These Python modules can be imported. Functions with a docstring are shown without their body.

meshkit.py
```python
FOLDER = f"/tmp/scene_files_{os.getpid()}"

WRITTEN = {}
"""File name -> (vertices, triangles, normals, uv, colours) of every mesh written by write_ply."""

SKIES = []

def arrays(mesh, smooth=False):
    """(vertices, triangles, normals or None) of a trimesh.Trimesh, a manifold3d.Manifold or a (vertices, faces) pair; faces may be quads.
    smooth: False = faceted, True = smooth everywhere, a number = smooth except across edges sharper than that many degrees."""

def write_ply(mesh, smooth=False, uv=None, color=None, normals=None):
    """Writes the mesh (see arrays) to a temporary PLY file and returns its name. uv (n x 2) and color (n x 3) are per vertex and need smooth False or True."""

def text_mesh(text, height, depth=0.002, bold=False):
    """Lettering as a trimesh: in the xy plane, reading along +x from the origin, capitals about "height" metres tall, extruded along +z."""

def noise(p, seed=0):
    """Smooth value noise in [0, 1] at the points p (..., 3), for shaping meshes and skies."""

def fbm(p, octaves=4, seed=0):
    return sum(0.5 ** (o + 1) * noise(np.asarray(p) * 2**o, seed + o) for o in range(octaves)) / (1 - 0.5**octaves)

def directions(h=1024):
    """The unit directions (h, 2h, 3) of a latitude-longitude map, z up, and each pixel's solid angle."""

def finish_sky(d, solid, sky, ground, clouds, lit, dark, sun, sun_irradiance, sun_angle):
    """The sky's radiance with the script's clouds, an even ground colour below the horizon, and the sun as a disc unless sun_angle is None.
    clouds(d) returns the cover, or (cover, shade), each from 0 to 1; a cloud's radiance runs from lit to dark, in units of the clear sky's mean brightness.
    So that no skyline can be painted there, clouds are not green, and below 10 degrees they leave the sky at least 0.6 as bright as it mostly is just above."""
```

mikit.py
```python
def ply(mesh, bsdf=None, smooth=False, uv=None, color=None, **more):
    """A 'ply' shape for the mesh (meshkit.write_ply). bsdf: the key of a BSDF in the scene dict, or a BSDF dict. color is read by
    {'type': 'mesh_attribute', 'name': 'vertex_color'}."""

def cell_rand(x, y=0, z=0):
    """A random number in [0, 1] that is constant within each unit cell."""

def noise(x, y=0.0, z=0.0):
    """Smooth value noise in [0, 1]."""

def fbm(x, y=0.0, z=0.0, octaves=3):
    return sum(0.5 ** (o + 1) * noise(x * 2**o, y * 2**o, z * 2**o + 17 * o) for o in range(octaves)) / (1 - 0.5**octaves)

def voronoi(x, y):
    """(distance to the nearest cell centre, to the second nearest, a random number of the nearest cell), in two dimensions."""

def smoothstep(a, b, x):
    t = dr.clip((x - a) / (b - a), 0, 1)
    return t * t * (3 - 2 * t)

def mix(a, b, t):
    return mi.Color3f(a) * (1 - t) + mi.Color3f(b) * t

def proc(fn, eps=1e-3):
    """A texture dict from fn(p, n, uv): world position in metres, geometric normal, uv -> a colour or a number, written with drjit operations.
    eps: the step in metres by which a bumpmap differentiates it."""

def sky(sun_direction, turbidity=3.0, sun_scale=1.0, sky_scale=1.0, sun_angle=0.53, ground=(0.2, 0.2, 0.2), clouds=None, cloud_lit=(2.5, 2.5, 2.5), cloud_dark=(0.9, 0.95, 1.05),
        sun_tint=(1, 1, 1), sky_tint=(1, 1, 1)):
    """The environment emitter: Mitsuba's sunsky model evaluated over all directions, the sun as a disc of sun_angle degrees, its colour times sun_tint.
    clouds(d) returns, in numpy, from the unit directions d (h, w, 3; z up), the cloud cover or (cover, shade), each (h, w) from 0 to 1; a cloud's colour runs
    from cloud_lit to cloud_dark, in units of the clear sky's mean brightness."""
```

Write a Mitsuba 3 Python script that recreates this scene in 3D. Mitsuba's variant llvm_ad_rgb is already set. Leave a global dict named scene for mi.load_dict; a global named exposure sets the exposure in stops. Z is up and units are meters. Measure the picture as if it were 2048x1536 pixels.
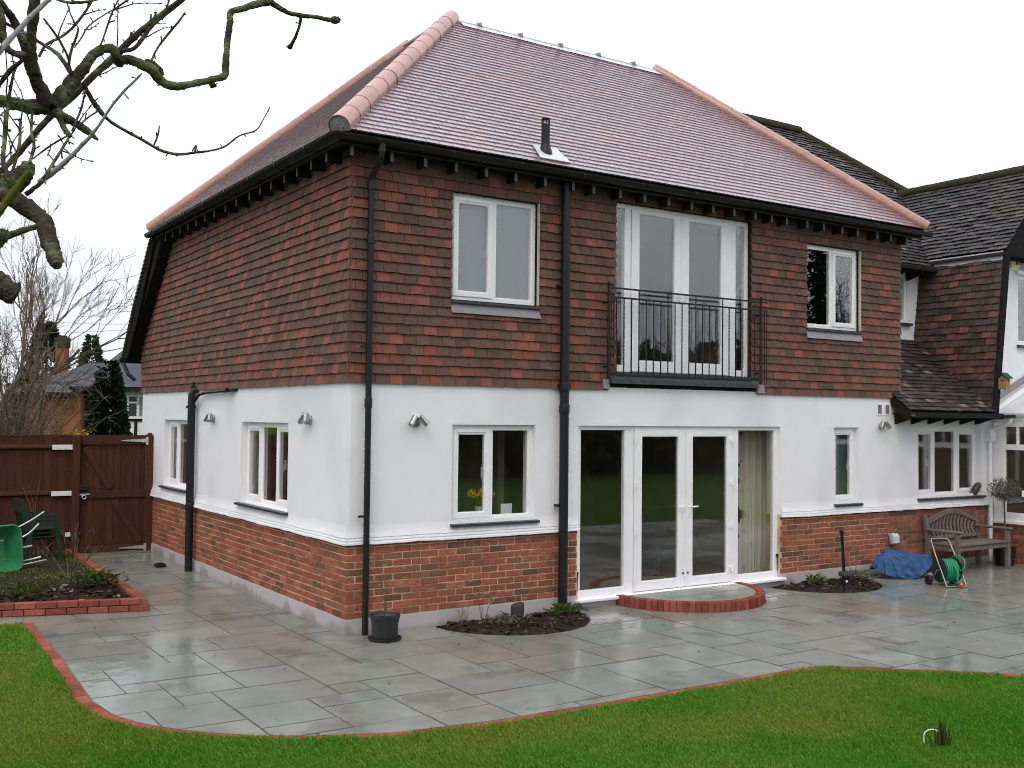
import math, random
import numpy as np
import trimesh, drjit as dr, mitsuba as mi
import manifold3d as m3
import shapely
from shapely.geometry import Polygon, box as sbox, LineString
from shapely import affinity
import mikit, meshkit
from mikit import proc, noise, fbm, voronoi, cell_rand, smoothstep, mix

T = mi.ScalarTransform4f
scene, labels = {}, {}
# ---------------------------------------------------------------- camera, sky, exposure
CAM = np.array([-4.66701, -10.23098, 2.31504])
YAW, PITCH, ROLL, FOV = 0.582567, 0.0317367, 0.0102147, 2 * math.degrees(math.atan(1024 / 2095.095))
_f = np.array([math.sin(YAW) * math.cos(PITCH), math.cos(YAW) * math.cos(PITCH), math.sin(PITCH)])
_r = np.array([math.cos(YAW), -math.sin(YAW), 0.0]); _u = np.cross(_r, _f)
UPV = -math.sin(ROLL) * _r + math.cos(ROLL) * _u
scene['camera'] = {'type': 'perspective', 'fov': FOV, 'fov_axis': 'x', 'near_clip': 0.05, 'far_clip': 1000.0,
                   'to_world': T().look_at(origin=CAM.tolist(), target=(CAM + _f).tolist(), up=UPV.tolist())}
def overcast(d):
    s = np.clip(d[..., 2], 0, 1)
    n = meshkit.fbm(np.stack([d[..., 0] * 2.2, d[..., 1] * 2.2, d[..., 2] * 5.0], -1), 4, 5)
    return np.ones(s.shape), np.clip((1 - s) ** 1.25 + (n - 0.5) * 0.22, 0, 1)
scene['sky'] = mikit.sky((-0.55, -0.55, 0.9), turbidity=4, sun_scale=0.1, sun_angle=30, clouds=overcast, ground=(0.08, 0.1, 0.05),
                         cloud_lit=(2.5, 2.6, 2.83), cloud_dark=(1.42, 1.47, 1.60))
exposure = 2.7

# ---------------------------------------------------------------- materials
def lin(r, g, b, k=1.0):
    return [k * (((c / 255 + 0.055) / 1.055) ** 2.4 if c > 10 else c / 3294.0) for c in (r, g, b)]
def tones(u, *cols):
    n = len(cols) - 1; c = mi.Color3f(cols[0])
    for i in range(n):
        c = mix(c, cols[i + 1], dr.clip(u * n - i, 0, 1))
    return c
def two(b): return {'type': 'twosided', 'b': b}
def rgb(c): return {'type': 'rgb', 'value': [float(x) for x in c]}
def principled(col, rough=0.6, spec=0.5, metal=0.0, coat=0.0, crough=0.1, **k):
    d = {'type': 'principled', 'base_color': col if isinstance(col, dict) else rgb(col), 'roughness': rough}
    if spec is not None: d['specular'] = spec
    if metal: d['metallic'] = metal
    if coat: d['clearcoat'] = coat; d['clearcoat_gloss'] = 1 - crough
    d.update(k); return d
def bump(b, fn, scale, eps=2e-3): return {'type': 'bumpmap', 'tex': proc(fn, eps), 'scale': scale, 'bsdf': b}
def mat(key, b): scene[key] = two(b); return key

mat('m_render', bump({'type': 'diffuse', 'reflectance': proc(lambda p, n, uv: mix((.80, .80, .815), (.72, .72, .735), smoothstep(.45, .8, fbm(p.x * 1.3, p.y * 1.3, p.z * .8, 4)))
     * (1 - .10 * smoothstep(1.3, .9, p.z) * fbm(p.x * 9, p.y * 9, p.z * 5)))}, lambda p, n, uv: fbm(p.x * 14, p.y * 14, p.z * 14, 3) + .5 * fbm(p.x * 90, p.y * 90, p.z * 90, 2), .0022))
mat('m_plinth', bump({'type': 'diffuse', 'reflectance': proc(lambda p, n, uv: mix(mix((.50, .46, .47), (.40, .36, .365), fbm(p.x * 2, p.y * 2, p.z * 5, 4)),
     (.30, .265, .26), smoothstep(.06, -.05, p.z - .11 * smoothstep(.45, .75, fbm(p.x * 3.1 + 9, p.y * 3.1, 0, 3)))))}, lambda p, n, uv: fbm(p.x * 30, p.y * 30, p.z * 30, 3), .002))
mat('m_mortar', {'type': 'diffuse', 'reflectance': proc(lambda p, n, uv: mix((.60, .48, .31), (.36, .24, .15), smoothstep(.42, .8, fbm(p.x * 2.3, p.y * 2.3, p.z * 3, 4))))})
mat('m_mortar_old', {'type': 'diffuse', 'reflectance': rgb((.24, .13, .09))})
def brick_col(p, n, uv):
    c = tones(uv.x, (.15, .078, .058), (.22, .098, .068), (.29, .10, .066), (.33, .112, .074))
    c = c * (.86 + .28 * uv.y) * (.75 + .5 * fbm(p.x * 34, p.y * 34, p.z * 34, 3))
    return mix(c, (.42, .31, .19), .5 * smoothstep(.62, .85, fbm(p.x * 13 + 4, p.y * 13, p.z * 20, 3)))
mat('m_brick', bump({'type': 'diffuse', 'reflectance': proc(brick_col)}, lambda p, n, uv: fbm(p.x * 90, p.y * 90, p.z * 90, 2), .0025))
mat('m_walltile', bump(principled(proc(lambda p, n, uv: tones(uv.x, (.112, .068, .054), (.132, .073, .057), (.165, .073, .055), (.212, .08, .057)) * (.86 + .28 * uv.y)
     * (.78 + .44 * fbm(p.x * 21, p.y * 21, p.z * 21, 3))), .75, .12), lambda p, n, uv: fbm(p.x * 70, p.y * 70, p.z * 70, 3), .0022))
mat('m_rooftile', bump(principled(proc(lambda p, n, uv: tones(uv.x, (.142, .098, .124), (.155, .10, .12), (.17, .10, .108), (.215, .11, .09)) * (.9 + .2 * uv.y)
     * (.8 + .4 * fbm(p.x * 25, p.y * 25, p.z * 25, 3))), proc(lambda p, n, uv: .14 + .16 * fbm(p.x * 9, p.y * 9, p.z * 9, 3)), None, eta=3.6),
     lambda p, n, uv: fbm(p.x * 45, p.y * 45, p.z * 45, 2), .0007))
mat('m_hip', principled(proc(lambda p, n, uv: mix((.29, .125, .092), (.37, .165, .12), fbm(p.x * 6, p.y * 6, p.z * 6, 3)) * (.85 + .3 * uv.y)), .3, None, eta=1.9))
mat('m_oldtile', bump(principled(proc(lambda p, n, uv: mix(tones(uv.x, (.022, .021, .023), (.034, .03, .03), (.055, .037, .032), (.16, .11, .095)) * (.7 + .6 * uv.y) * (.7 + .6 * fbm(p.x * 20, p.y * 20, p.z * 20, 3)),
     (.055, .065, .025), .55 * smoothstep(.56, .75, fbm(p.x * 2.2, p.y * 2.2, p.z * 2.2, 4)))), .45, .35), lambda p, n, uv: fbm(p.x * 60, p.y * 60, p.z * 60, 3), .003))
mat('m_oldhung', bump(principled(proc(lambda p, n, uv: mix(tones(uv.x, (.045, .034, .031), (.07, .044, .036), (.10, .05, .038), (.15, .06, .042)) * (.7 + .6 * uv.y) * (.7 + .6 * fbm(p.x * 20, p.y * 20, p.z * 20, 3)),
     (.06, .055, .03), .4 * smoothstep(.5, .75, fbm(p.x * 1.8, p.y * 1.8, p.z * 1.8, 4)))), .6, .3), lambda p, n, uv: fbm(p.x * 60, p.y * 60, p.z * 60, 3), .003))
mat('m_moss', {'type': 'diffuse', 'reflectance': proc(lambda p, n, uv: mix((.034, .038, .018), (.07, .066, .045), fbm(p.x * 14, p.y * 14, p.z * 14, 4)))})
mat('m_black', principled((.012, .012, .013), .42, .3))
mat('m_zinc', principled((.74, .75, .75), .4, .5))
mat('m_redbrick', bump({'type': 'diffuse', 'reflectance': proc(lambda p, n, uv: mix((.20, .062, .046), (.30, .095, .066), uv.x) * (.8 + .4 * uv.y) * (.75 + .5 * fbm(p.x * 30, p.y * 30, p.z * 30, 3)))}, lambda p, n, uv: fbm(p.x * 90, p.y * 90, p.z * 90, 2), .002))
mat('m_upvc', principled((.78, .78, .79), .35, .5))
scene['m_glass'] = {'type': 'thindielectric', 'int_ior': 1.52}
mat('m_silltile', principled(proc(lambda p, n, uv: mix((.022, .022, .025), (.05, .05, .054), fbm(p.x * 12, p.y * 12, p.z * 12))), .4, .5))
mat('m_gap', {'type': 'diffuse', 'reflectance': rgb((.03, .025, .022))})
mat('m_lead', principled(proc(lambda p, n, uv: mix((.17, .16, .175), (.26, .25, .27), fbm(p.x * 5, p.y * 5, p.z * 5, 4))), .45, .5))
mat('m_leadpale', principled(proc(lambda p, n, uv: mix((.42, .43, .45), (.62, .63, .66), fbm(p.x * 6, p.y * 6, p.z * 6, 4))), .35, .6))
mat('m_darkwood', {'type': 'diffuse', 'reflectance': proc(lambda p, n, uv: mix((.014, .013, .013), (.03, .028, .028), fbm(p.x * 20, p.y * 3, p.z * 20)))})
mat('m_rafter', {'type': 'diffuse', 'reflectance': proc(lambda p, n, uv: mix((.10, .105, .115), (.18, .18, .19), fbm(p.x * 18, p.y * 18, p.z * 9)))})
def slab_col(p, n, uv):
    c = tones(uv.x, (.152, .163, .147), (.16, .168, .146), (.166, .171, .144), (.17, .165, .135)) * (.94 + .12 * uv.y)
    c = c * (.82 + .36 * fbm(p.x * 5, p.y * 5, 3, 4))
    c = mix(c, (.17, .115, .065), .2 * smoothstep(.6, .85, fbm(p.x * 1.1 + 31, p.y * 1.1, 0, 4)))
    return mix(c, (.075, .07, .055), .5 * smoothstep(.6, .8, fbm(p.x * 2.7 + 3, p.y * 2.7, 8, 4)))
mat('m_slab', bump(principled(proc(slab_col), proc(lambda p, n, uv: .10 + .32 * smoothstep(.35, .72, fbm(p.x * .9, p.y * .9, 2, 4))), .6),
     lambda p, n, uv: fbm(p.x * 7, p.y * 7, 0, 3) + .25 * fbm(p.x * 40, p.y * 40, 0, 2), .0022))
mat('m_joint', principled(proc(lambda p, n, uv: mix((.18, .165, .12), (.11, .105, .085), fbm(p.x * 3, p.y * 3, 0, 3))), .5, .5))
mat('m_soil', {'type': 'diffuse', 'reflectance': proc(lambda p, n, uv: mix((.018, .013, .011), (.05, .036, .028), fbm(p.x * 30, p.y * 30, p.z * 30, 3)))})
mat('m_chip', {'type': 'diffuse', 'reflectance': proc(lambda p, n, uv: tones(uv.x, (.02, .015, .013), (.045, .03, .024), (.09, .06, .045), (.22, .2, .18)))})
def lawn_col(p, n, uv):
    c = mix((.032, .075, .014), (.06, .10, .02), fbm(p.x * 1.1, p.y * 1.1, 0, 4))
    return c * (.7 + .6 * fbm(p.x * 25, p.y * 25, 0, 3))
mat('m_lawn', {'type': 'diffuse', 'reflectance': proc(lawn_col)})
mat('m_blade', {'type': 'diffuse', 'reflectance': proc(lambda p, n, uv: mix(tones(uv.x, (.044, .175, .013), (.075, .238, .02), (.122, .285, .034), (.31, .29, .11)), (.20, .26, .04), .75 * smoothstep(.45, .75, fbm(p.x * .9 + 7, p.y * .9, 0, 4)))
     * (.75 + .5 * uv.y))})
mat('m_fence', bump({'type': 'diffuse', 'reflectance': proc(lambda p, n, uv: mix((.062, .027, .018), (.095, .042, .028), fbm(p.x * 40, p.y * 40, p.z * 2.5, 3)) * (.88 + .24 * uv.y))},
     lambda p, n, uv: fbm(p.x * 80, p.y * 80, p.z * 4, 3), .0015))
mat('m_galv', principled((.62, .63, .64), .35, .5, metal=.7))
mat('m_steel', principled((.42, .41, .40), .28, .5, metal=1.0))
mat('m_bench', bump({'type': 'diffuse', 'reflectance': proc(lambda p, n, uv: mix((.11, .09, .08), (.21, .18, .165), fbm(p.x * 30, p.y * 30, p.z * 8, 3)) * (.8 + .4 * uv.y))}, lambda p, n, uv: fbm(p.x * 60, p.y * 60, p.z * 12, 3), .001))
mat('m_potblack', principled((.016, .016, .017), .4, .5))
mat('m_greenplastic', principled((.012, .032, .022), .35, .5))
mat('m_barrow', principled((.03, .19, .075), .3, .5))
mat('m_tube', principled((.30, .30, .29), .35, .5, metal=.8))
mat('m_tarp', principled(proc(lambda p, n, uv: mix((.012, .05, .14), (.022, .09, .22), fbm(p.x * 5, p.y * 5, p.z * 5, 3))), .42, .3))
mat('m_hose', principled((.006, .24, .11), .35, .5))
mat('m_orange', principled((.62, .09, .03), .4, .5))
mat('m_stone', {'type': 'diffuse', 'reflectance': rgb((.2, .18, .14))})
mat('m_inwall', {'type': 'diffuse', 'reflectance': rgb((.30, .27, .22))})
mat('m_infloor', {'type': 'diffuse', 'reflectance': rgb((.10, .075, .05))})
mat('m_film', {'type': 'diffuse', 'reflectance': rgb((.07, .10, .10))})
mat('m_blind', {'type': 'diffuse', 'reflectance': rgb((.12, .165, .172))})
mat('m_cream', {'type': 'diffuse', 'reflectance': rgb((.55, .53, .44))})
mat('m_curtain', {'type': 'diffuse', 'reflectance': proc(lambda p, n, uv: mix((.62, .60, .50), (.06, .05, .045), smoothstep(.56, .60, fbm(p.x * 9, p.y * 9, p.z * 9, 2)) * smoothstep(6.31, 6.25, p.x)))})
mat('m_curtaindark', {'type': 'diffuse', 'reflectance': rgb((.05, .04, .04))})
mat('m_armchair', {'type': 'diffuse', 'reflectance': rgb((.045, .045, .05))})
mat('m_bark', bump({'type': 'diffuse', 'reflectance': proc(lambda p, n, uv: mix(mix((.028, .024, .018), (.085, .072, .055), fbm(p.x * 60, p.y * 60, p.z * 60, 3)), mix((.07, .078, .02), (.17, .19, .12), noise(p.x * 40, p.y * 40, p.z * 40)),
     smoothstep(.42, .62, fbm(p.x * 11, p.y * 11, p.z * 11, 4))))}, lambda p, n, uv: fbm(p.x * 120, p.y * 120, p.z * 120, 3), .012))
mat('m_barkpale', {'type': 'diffuse', 'reflectance': proc(lambda p, n, uv: mix((.24, .23, .23), (.42, .40, .42), fbm(p.x * 50, p.y * 50, p.z * 50, 3)))})
mat('m_barkmoss', {'type': 'diffuse', 'reflectance': proc(lambda p, n, uv: mix((.06, .075, .012), (.12, .13, .03), fbm(p.x * 50, p.y * 50, p.z * 50, 3)))})
mat('m_twig', {'type': 'diffuse', 'reflectance': proc(lambda p, n, uv: tones(uv.x, (.055, .045, .036), (.12, .095, .07), (.2, .16, .11)))})
mat('m_conifer', {'type': 'diffuse', 'reflectance': proc(lambda p, n, uv: tones(uv.x, (.008, .018, .012), (.018, .036, .02), (.035, .06, .03), (.06, .085, .045)))})
mat('m_leaf', {'type': 'diffuse', 'reflectance': proc(lambda p, n, uv: tones(uv.x, (.03, .055, .015), (.06, .10, .025), (.10, .14, .04)))})
mat('m_oliveleaf', {'type': 'diffuse', 'reflectance': proc(lambda p, n, uv: tones(uv.x, (.06, .07, .045), (.12, .13, .09), (.22, .23, .19)))})
mat('m_yellow', {'type': 'diffuse', 'reflectance': proc(lambda p, n, uv: tones(uv.x, (.5, .33, .015), (.72, .55, .03)))})
mat('m_hedge', {'type': 'diffuse', 'reflectance': proc(lambda p, n, uv: tones(uv.x, (.03, .038, .02), (.07, .08, .038), (.12, .115, .065)))})
mat('m_slate', {'type': 'diffuse', 'reflectance': proc(lambda p, n, uv: mix((.075, .08, .095), (.13, .135, .15), fbm(p.x * 3, p.y * 3, p.z * 5, 4)) * (.8 + .4 * uv.y))})
mat('m_farbrick', {'type': 'diffuse', 'reflectance': proc(lambda p, n, uv: mix((.22, .085, .045), (.33, .14, .07), fbm(p.x * 2, p.y * 2, p.z * 2, 4)))})
mat('m_white', {'type': 'diffuse', 'reflectance': rgb((.78, .78, .8))})
mat('m_cable', {'type': 'diffuse', 'reflectance': rgb((.25, .25, .27))})
mat('m_birdwood', {'type': 'diffuse', 'reflectance': rgb((.30, .22, .11))})
mat('m_birdroof', {'type': 'diffuse', 'reflectance': rgb((.04, .085, .06))})
mat('m_alarm', principled((.72, .70, .42), .4, .4))
mat('m_red', principled((.3, .03, .02), .4, .4))

# ---------------------------------------------------------------- helpers
_used = set()
def num(k):
    if k not in _used:
        _used.add(k); return k
    i = 1
    while f'{k}_{i:03d}' in _used: i += 1
    k = f'{k}_{i:03d}'; _used.add(k); return k
class MB:
    def __init__(s): s.v, s.f, s.u, s.n = [], [], [], 0
    def add(s, v, f, uv=(0.5, 0.5)):
        v = np.asarray(v, float); f = np.asarray(f, int)
        if len(f) == 0: return s
        if f.shape[1] == 4: f = np.vstack([f[:, [0, 1, 2]], f[:, [0, 2, 3]]])
        s.v.append(v); s.f.append(f + s.n); s.n += len(v)
        uv = np.asarray(uv, float); s.u.append(np.broadcast_to(uv, (len(v), 2)))
        return s
    def man(s, m, uv=(0.5, 0.5)):
        k = m.to_mesh(); return s.add(k.vert_properties[:, :3], k.tri_verts, uv)
    def arr(s): return np.vstack(s.v), np.vstack(s.f), np.vstack(s.u)
    def shape(s, bsdf, smooth=False):
        v, f, u = s.arr()
        if smooth is True or smooth is False: return mikit.ply((v, f), bsdf, smooth=smooth, uv=u)
        return mikit.ply((v, f), bsdf, smooth=smooth)
def put(key, mb, bsdf, smooth=False, kind=None):
    key = num(key)
    scene[key] = mb.shape(bsdf, smooth)
    if kind: labels[key] = {'kind': kind}
    return key
def thing(name, label, cat, group=None):
    k = num(name); labels[k] = {'label': label, 'category': cat}
    if group: labels[k]['group'] = group
    return k
def one(name, mb, bsdf, label, cat, group=None, smooth=False):
    k = put(name, mb, bsdf, smooth); labels[k] = {'label': label, 'category': cat}
    if group: labels[k]['group'] = group
    return k
def structure(name, mb, bsdf, label=None, smooth=False):
    k = put(name, mb, bsdf, smooth); labels[k] = {'kind': 'structure'}
    if label: labels[k]['label'] = label
    return k
AX = {'F': lambda p: p, 'L': lambda p: p[:, [1, 0, 2]]}
def box(mb, a0, a1, b0, b1, z0, z1, c=0.003, pl='F', uv=(.5, .5), M=None):
    """chamfered box; in plane 'F' a = x and b = y, in plane 'L' a = y and b = x"""
    lo, hi = np.array([a0, b0, z0], float), np.array([a1, b1, z1], float)
    c = min(c, .45 * (hi - lo).min())
    pts = []
    for i in range(8):
        s = np.array([i & 1, i >> 1 & 1, i >> 2 & 1]); p = np.where(s, hi, lo); q = np.where(s, -c, c)
        if c <= 0: pts.append(p); continue
        for k in range(3):
            o = q.copy(); o[k] = 0; pts.append(p + o)
    pts = AX[pl](np.array(pts))
    if M is not None: pts = pts @ M[:3, :3].T + M[:3, 3]
    return mb.man(m3.Manifold.hull_points(pts), uv)
def hull(mb, pts, uv=(.5, .5)): return mb.man(m3.Manifold.hull_points(np.asarray(pts, float)), uv)
def tube(mb, P, R, sides=8, uv=(.5, .5), cap=True, jit=0.0, rng=None):
    P = np.asarray(P, float); n = len(P); R = np.broadcast_to(np.asarray(R, float), (n,))
    t = np.gradient(P, axis=0); t /= np.linalg.norm(t, axis=1, keepdims=True) + 1e-12
    a = np.cross(t[0], [0, 0, 1.0] if abs(t[0][2]) < .9 else [1.0, 0, 0]); a /= np.linalg.norm(a)
    A = [a]
    for i in range(1, n):
        a = A[-1] - t[i] * (A[-1] @ t[i]); a /= np.linalg.norm(a) + 1e-12; A.append(a)
    A = np.array(A); B = np.cross(t, A); an = np.arange(sides) * 2 * np.pi / sides
    rr = R[:, None] * np.ones((n, sides))
    if jit: rr = rr * (1 + jit * (rng.random((n, sides)) - .5) * 2)
    v = P[:, None] + rr[..., None] * (np.cos(an)[None, :, None] * A[:, None] + np.sin(an)[None, :, None] * B[:, None])
    i, j = np.meshgrid(np.arange(n - 1), np.arange(sides), indexing='ij')
    q = np.stack([i * sides + j, i * sides + (j + 1) % sides, (i + 1) * sides + (j + 1) % sides, (i + 1) * sides + j], -1).reshape(-1, 4)
    f = np.vstack([q[:, [0, 1, 2]], q[:, [0, 2, 3]]]); v = v.reshape(-1, 3)
    if cap:
        k = len(v); v = np.vstack([v, P[:1], P[-1:]]); e = np.arange(sides)
        f = np.vstack([f, np.stack([(e + 1) % sides, e, e * 0 + k], 1), np.stack([e + (n - 1) * sides, (e + 1) % sides + (n - 1) * sides, e * 0 + k + 1], 1)])
    return mb.add(v, f, uv)
def lathe(mb, prof, c, axis=(0, 0, 1), sides=24, uv=(.5, .5)):
    """prof: (radius, height) pairs turned about axis through c"""
    ax = np.array(axis, float); ax /= np.linalg.norm(ax)
    a = np.cross(ax, [0, 0, 1.0] if abs(ax[2]) < .9 else [1.0, 0, 0]); a /= np.linalg.norm(a); b = np.cross(ax, a)
    an = np.arange(sides) * 2 * np.pi / sides; n = len(prof)
    v = np.array([np.array(c) + ax * h + r * (np.cos(t) * a + np.sin(t) * b) for r, h in prof for t in an])
    i, j = np.meshgrid(np.arange(n - 1), np.arange(sides), indexing='ij')
    q = np.stack([i * sides + j, i * sides + (j + 1) % sides, (i + 1) * sides + (j + 1) % sides, (i + 1) * sides + j], -1).reshape(-1, 4)
    return mb.add(v, q, uv)
def smooth_path(P, per=4):
    """Catmull-Rom through rows of numbers"""
    P = np.asarray(P, float); out = []
    for i in range(len(P) - 1):
        p0, p1, p2, p3 = P[max(i - 1, 0)], P[i], P[i + 1], P[min(i + 2, len(P) - 1)]
        for t in np.arange(per) / per:
            out.append(.5 * (2 * p1 + (p2 - p0) * t + (2 * p0 - 5 * p1 + 4 * p2 - p3) * t * t + (3 * p1 - p0 - 3 * p2 + p3) * t ** 3))
    return np.array(out + [P[-1]])
def quad(mb, a, b, c, d, uv=(.5, .5)): return mb.add([a, b, c, d], [[0, 1, 2], [0, 2, 3]], uv)
def rotz(deg, loc=(0, 0, 0)):
    a = math.radians(deg); M = np.eye(4); M[:2, :2] = [[math.cos(a), -math.sin(a)], [math.sin(a), math.cos(a)]]; M[:3, 3] = loc; return M
def extr(poly, z0, z1): return m3.CrossSection([np.asarray(poly.exterior.coords)[:-1]] + [np.asarray(r.coords)[:-1] for r in poly.interiors], m3.FillRule.EvenOdd).extrude(z1 - z0).translate([0, 0, z0])
def mbox(x0, x1, y0, y1, z0, z1): return m3.Manifold.cube([x1 - x0, y1 - y0, z1 - z0]).translate([x0, y0, z0])
def prism(mb, c2, O, U, V, N, h, thick, uv):
    """convex polygon c2 (k,2) in the frame, outer face at height h(v) over the frame's plane, no back face"""
    k = len(c2); hv = np.array([h(a, b) for a, b in c2])
    base = O + c2[:, :1] * U + c2[:, 1:] * V
    v = np.vstack([base + hv[:, None] * N, base + (hv - thick)[:, None] * N])
    f = [[0, i, i + 1] for i in range(1, k - 1)]
    for i in range(k):
        j = (i + 1) % k; f += [[i, i + k, j + k], [i, j + k, j]]
    mb.add(v, f, uv); return base.mean(0)
def tile_face(O, U, V, region, gauge, width, lift, thick, tone, seed, cuts=(), slack=1.12, jitter=.004, v0=0.0, spread=.0015):
    """rows of overlapping plain tiles on a plane; returns a list of (mesh, centre, area)"""
    rng = random.Random(seed); O, U, V = (np.asarray(a, float) for a in (O, U, V)); N = np.cross(U, V); out = []
    u0, w0, u1, w1 = region.bounds; row = 0; v = v0
    conv = region.area / region.convex_hull.area > .9995
    pr = shapely.prepared.prep(region)
    while v < w1 - .01:
        u = u0 - width * (.5 if row % 2 else 0) - rng.random() * .006
        wob = rng.random() * 6
        while u < u1:
            w = width; gap = .004 + rng.random() * .003
            a, b = u + gap / 2, min(u + w - gap / 2, u1)
            top = min(v + gauge * slack, w1); low = v + rng.uniform(-jitter, jitter) * .6 + .0025 * math.sin(u * 1.7 + wob)
            sk = rng.uniform(-jitter, jitter)
            q = Polygon([(a, low + sk), (b, low - sk), (b, top), (a, top)]); u += w
            if b - a < .02 or not pr.intersects(q): continue
            geos = [q] if pr.contains(q) else None
            if geos is None:
                g = q.intersection(region); geos = []
                for g in getattr(g, 'geoms', [g]):
                    if g.geom_type != 'Polygon' or g.area < 2e-4: continue
                    if not conv and g.area < .995 * g.convex_hull.area:
                        xs = [u0 - 9] + sorted(cuts) + [u1 + 9]
                        for p, r in zip(xs[:-1], xs[1:]):
                            h = g.intersection(sbox(p, w0 - 9, r, w1 + 9))
                            geos += [k for k in getattr(h, 'geoms', [h]) if k.geom_type == 'Polygon' and k.area > 2e-4]
                    else: geos.append(g)
            uv = (tone(rng), rng.random()); dl = rng.uniform(-spread, spread); dr_ = rng.uniform(-spread, spread)
            for g in geos:
                c2 = np.array(shapely.geometry.polygon.orient(g.convex_hull).exterior.coords)[:-1]
                m = MB(); cu = (a + b) / 2
                ce = prism(m, c2, O, U, V, N, lambda x, y: thick + lift * (1 - (y - v) / gauge) + dl + dr_ * (x - cu) / w, thick * 1.15, uv)
                out.append((m, ce, g.area, N))
        v += gauge; row += 1
    return out
def pieces(parent, name, rest_name, items, bsdf, limit=300):
    """the pieces that show largest become parts; the rest are one part"""
    def score(it):
        d = it[1] - CAM; L = np.linalg.norm(d); return it[2] * max(-(d @ it[3]) / L, 0.0) / L ** 2
    items = sorted(items, key=score, reverse=True)
    for m, *_ in items[:limit]: put(f'{parent}__{name}', m, bsdf)
    if items[limit:]:
        mb = MB()
        for m, *_ in items[limit:]:
            mb.add(*m.arr())
        k = put(f'{parent}__{rest_name}', mb, bsdf, kind='stuff')
def pick(rng, *w):
    r = rng.random() * sum(w)
    for i, x in enumerate(w):
        r -= x
        if r < 0: break
    return (i + rng.uniform(-.18, .18)) / (len(w) - 1) if len(w) > 1 else 0
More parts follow.
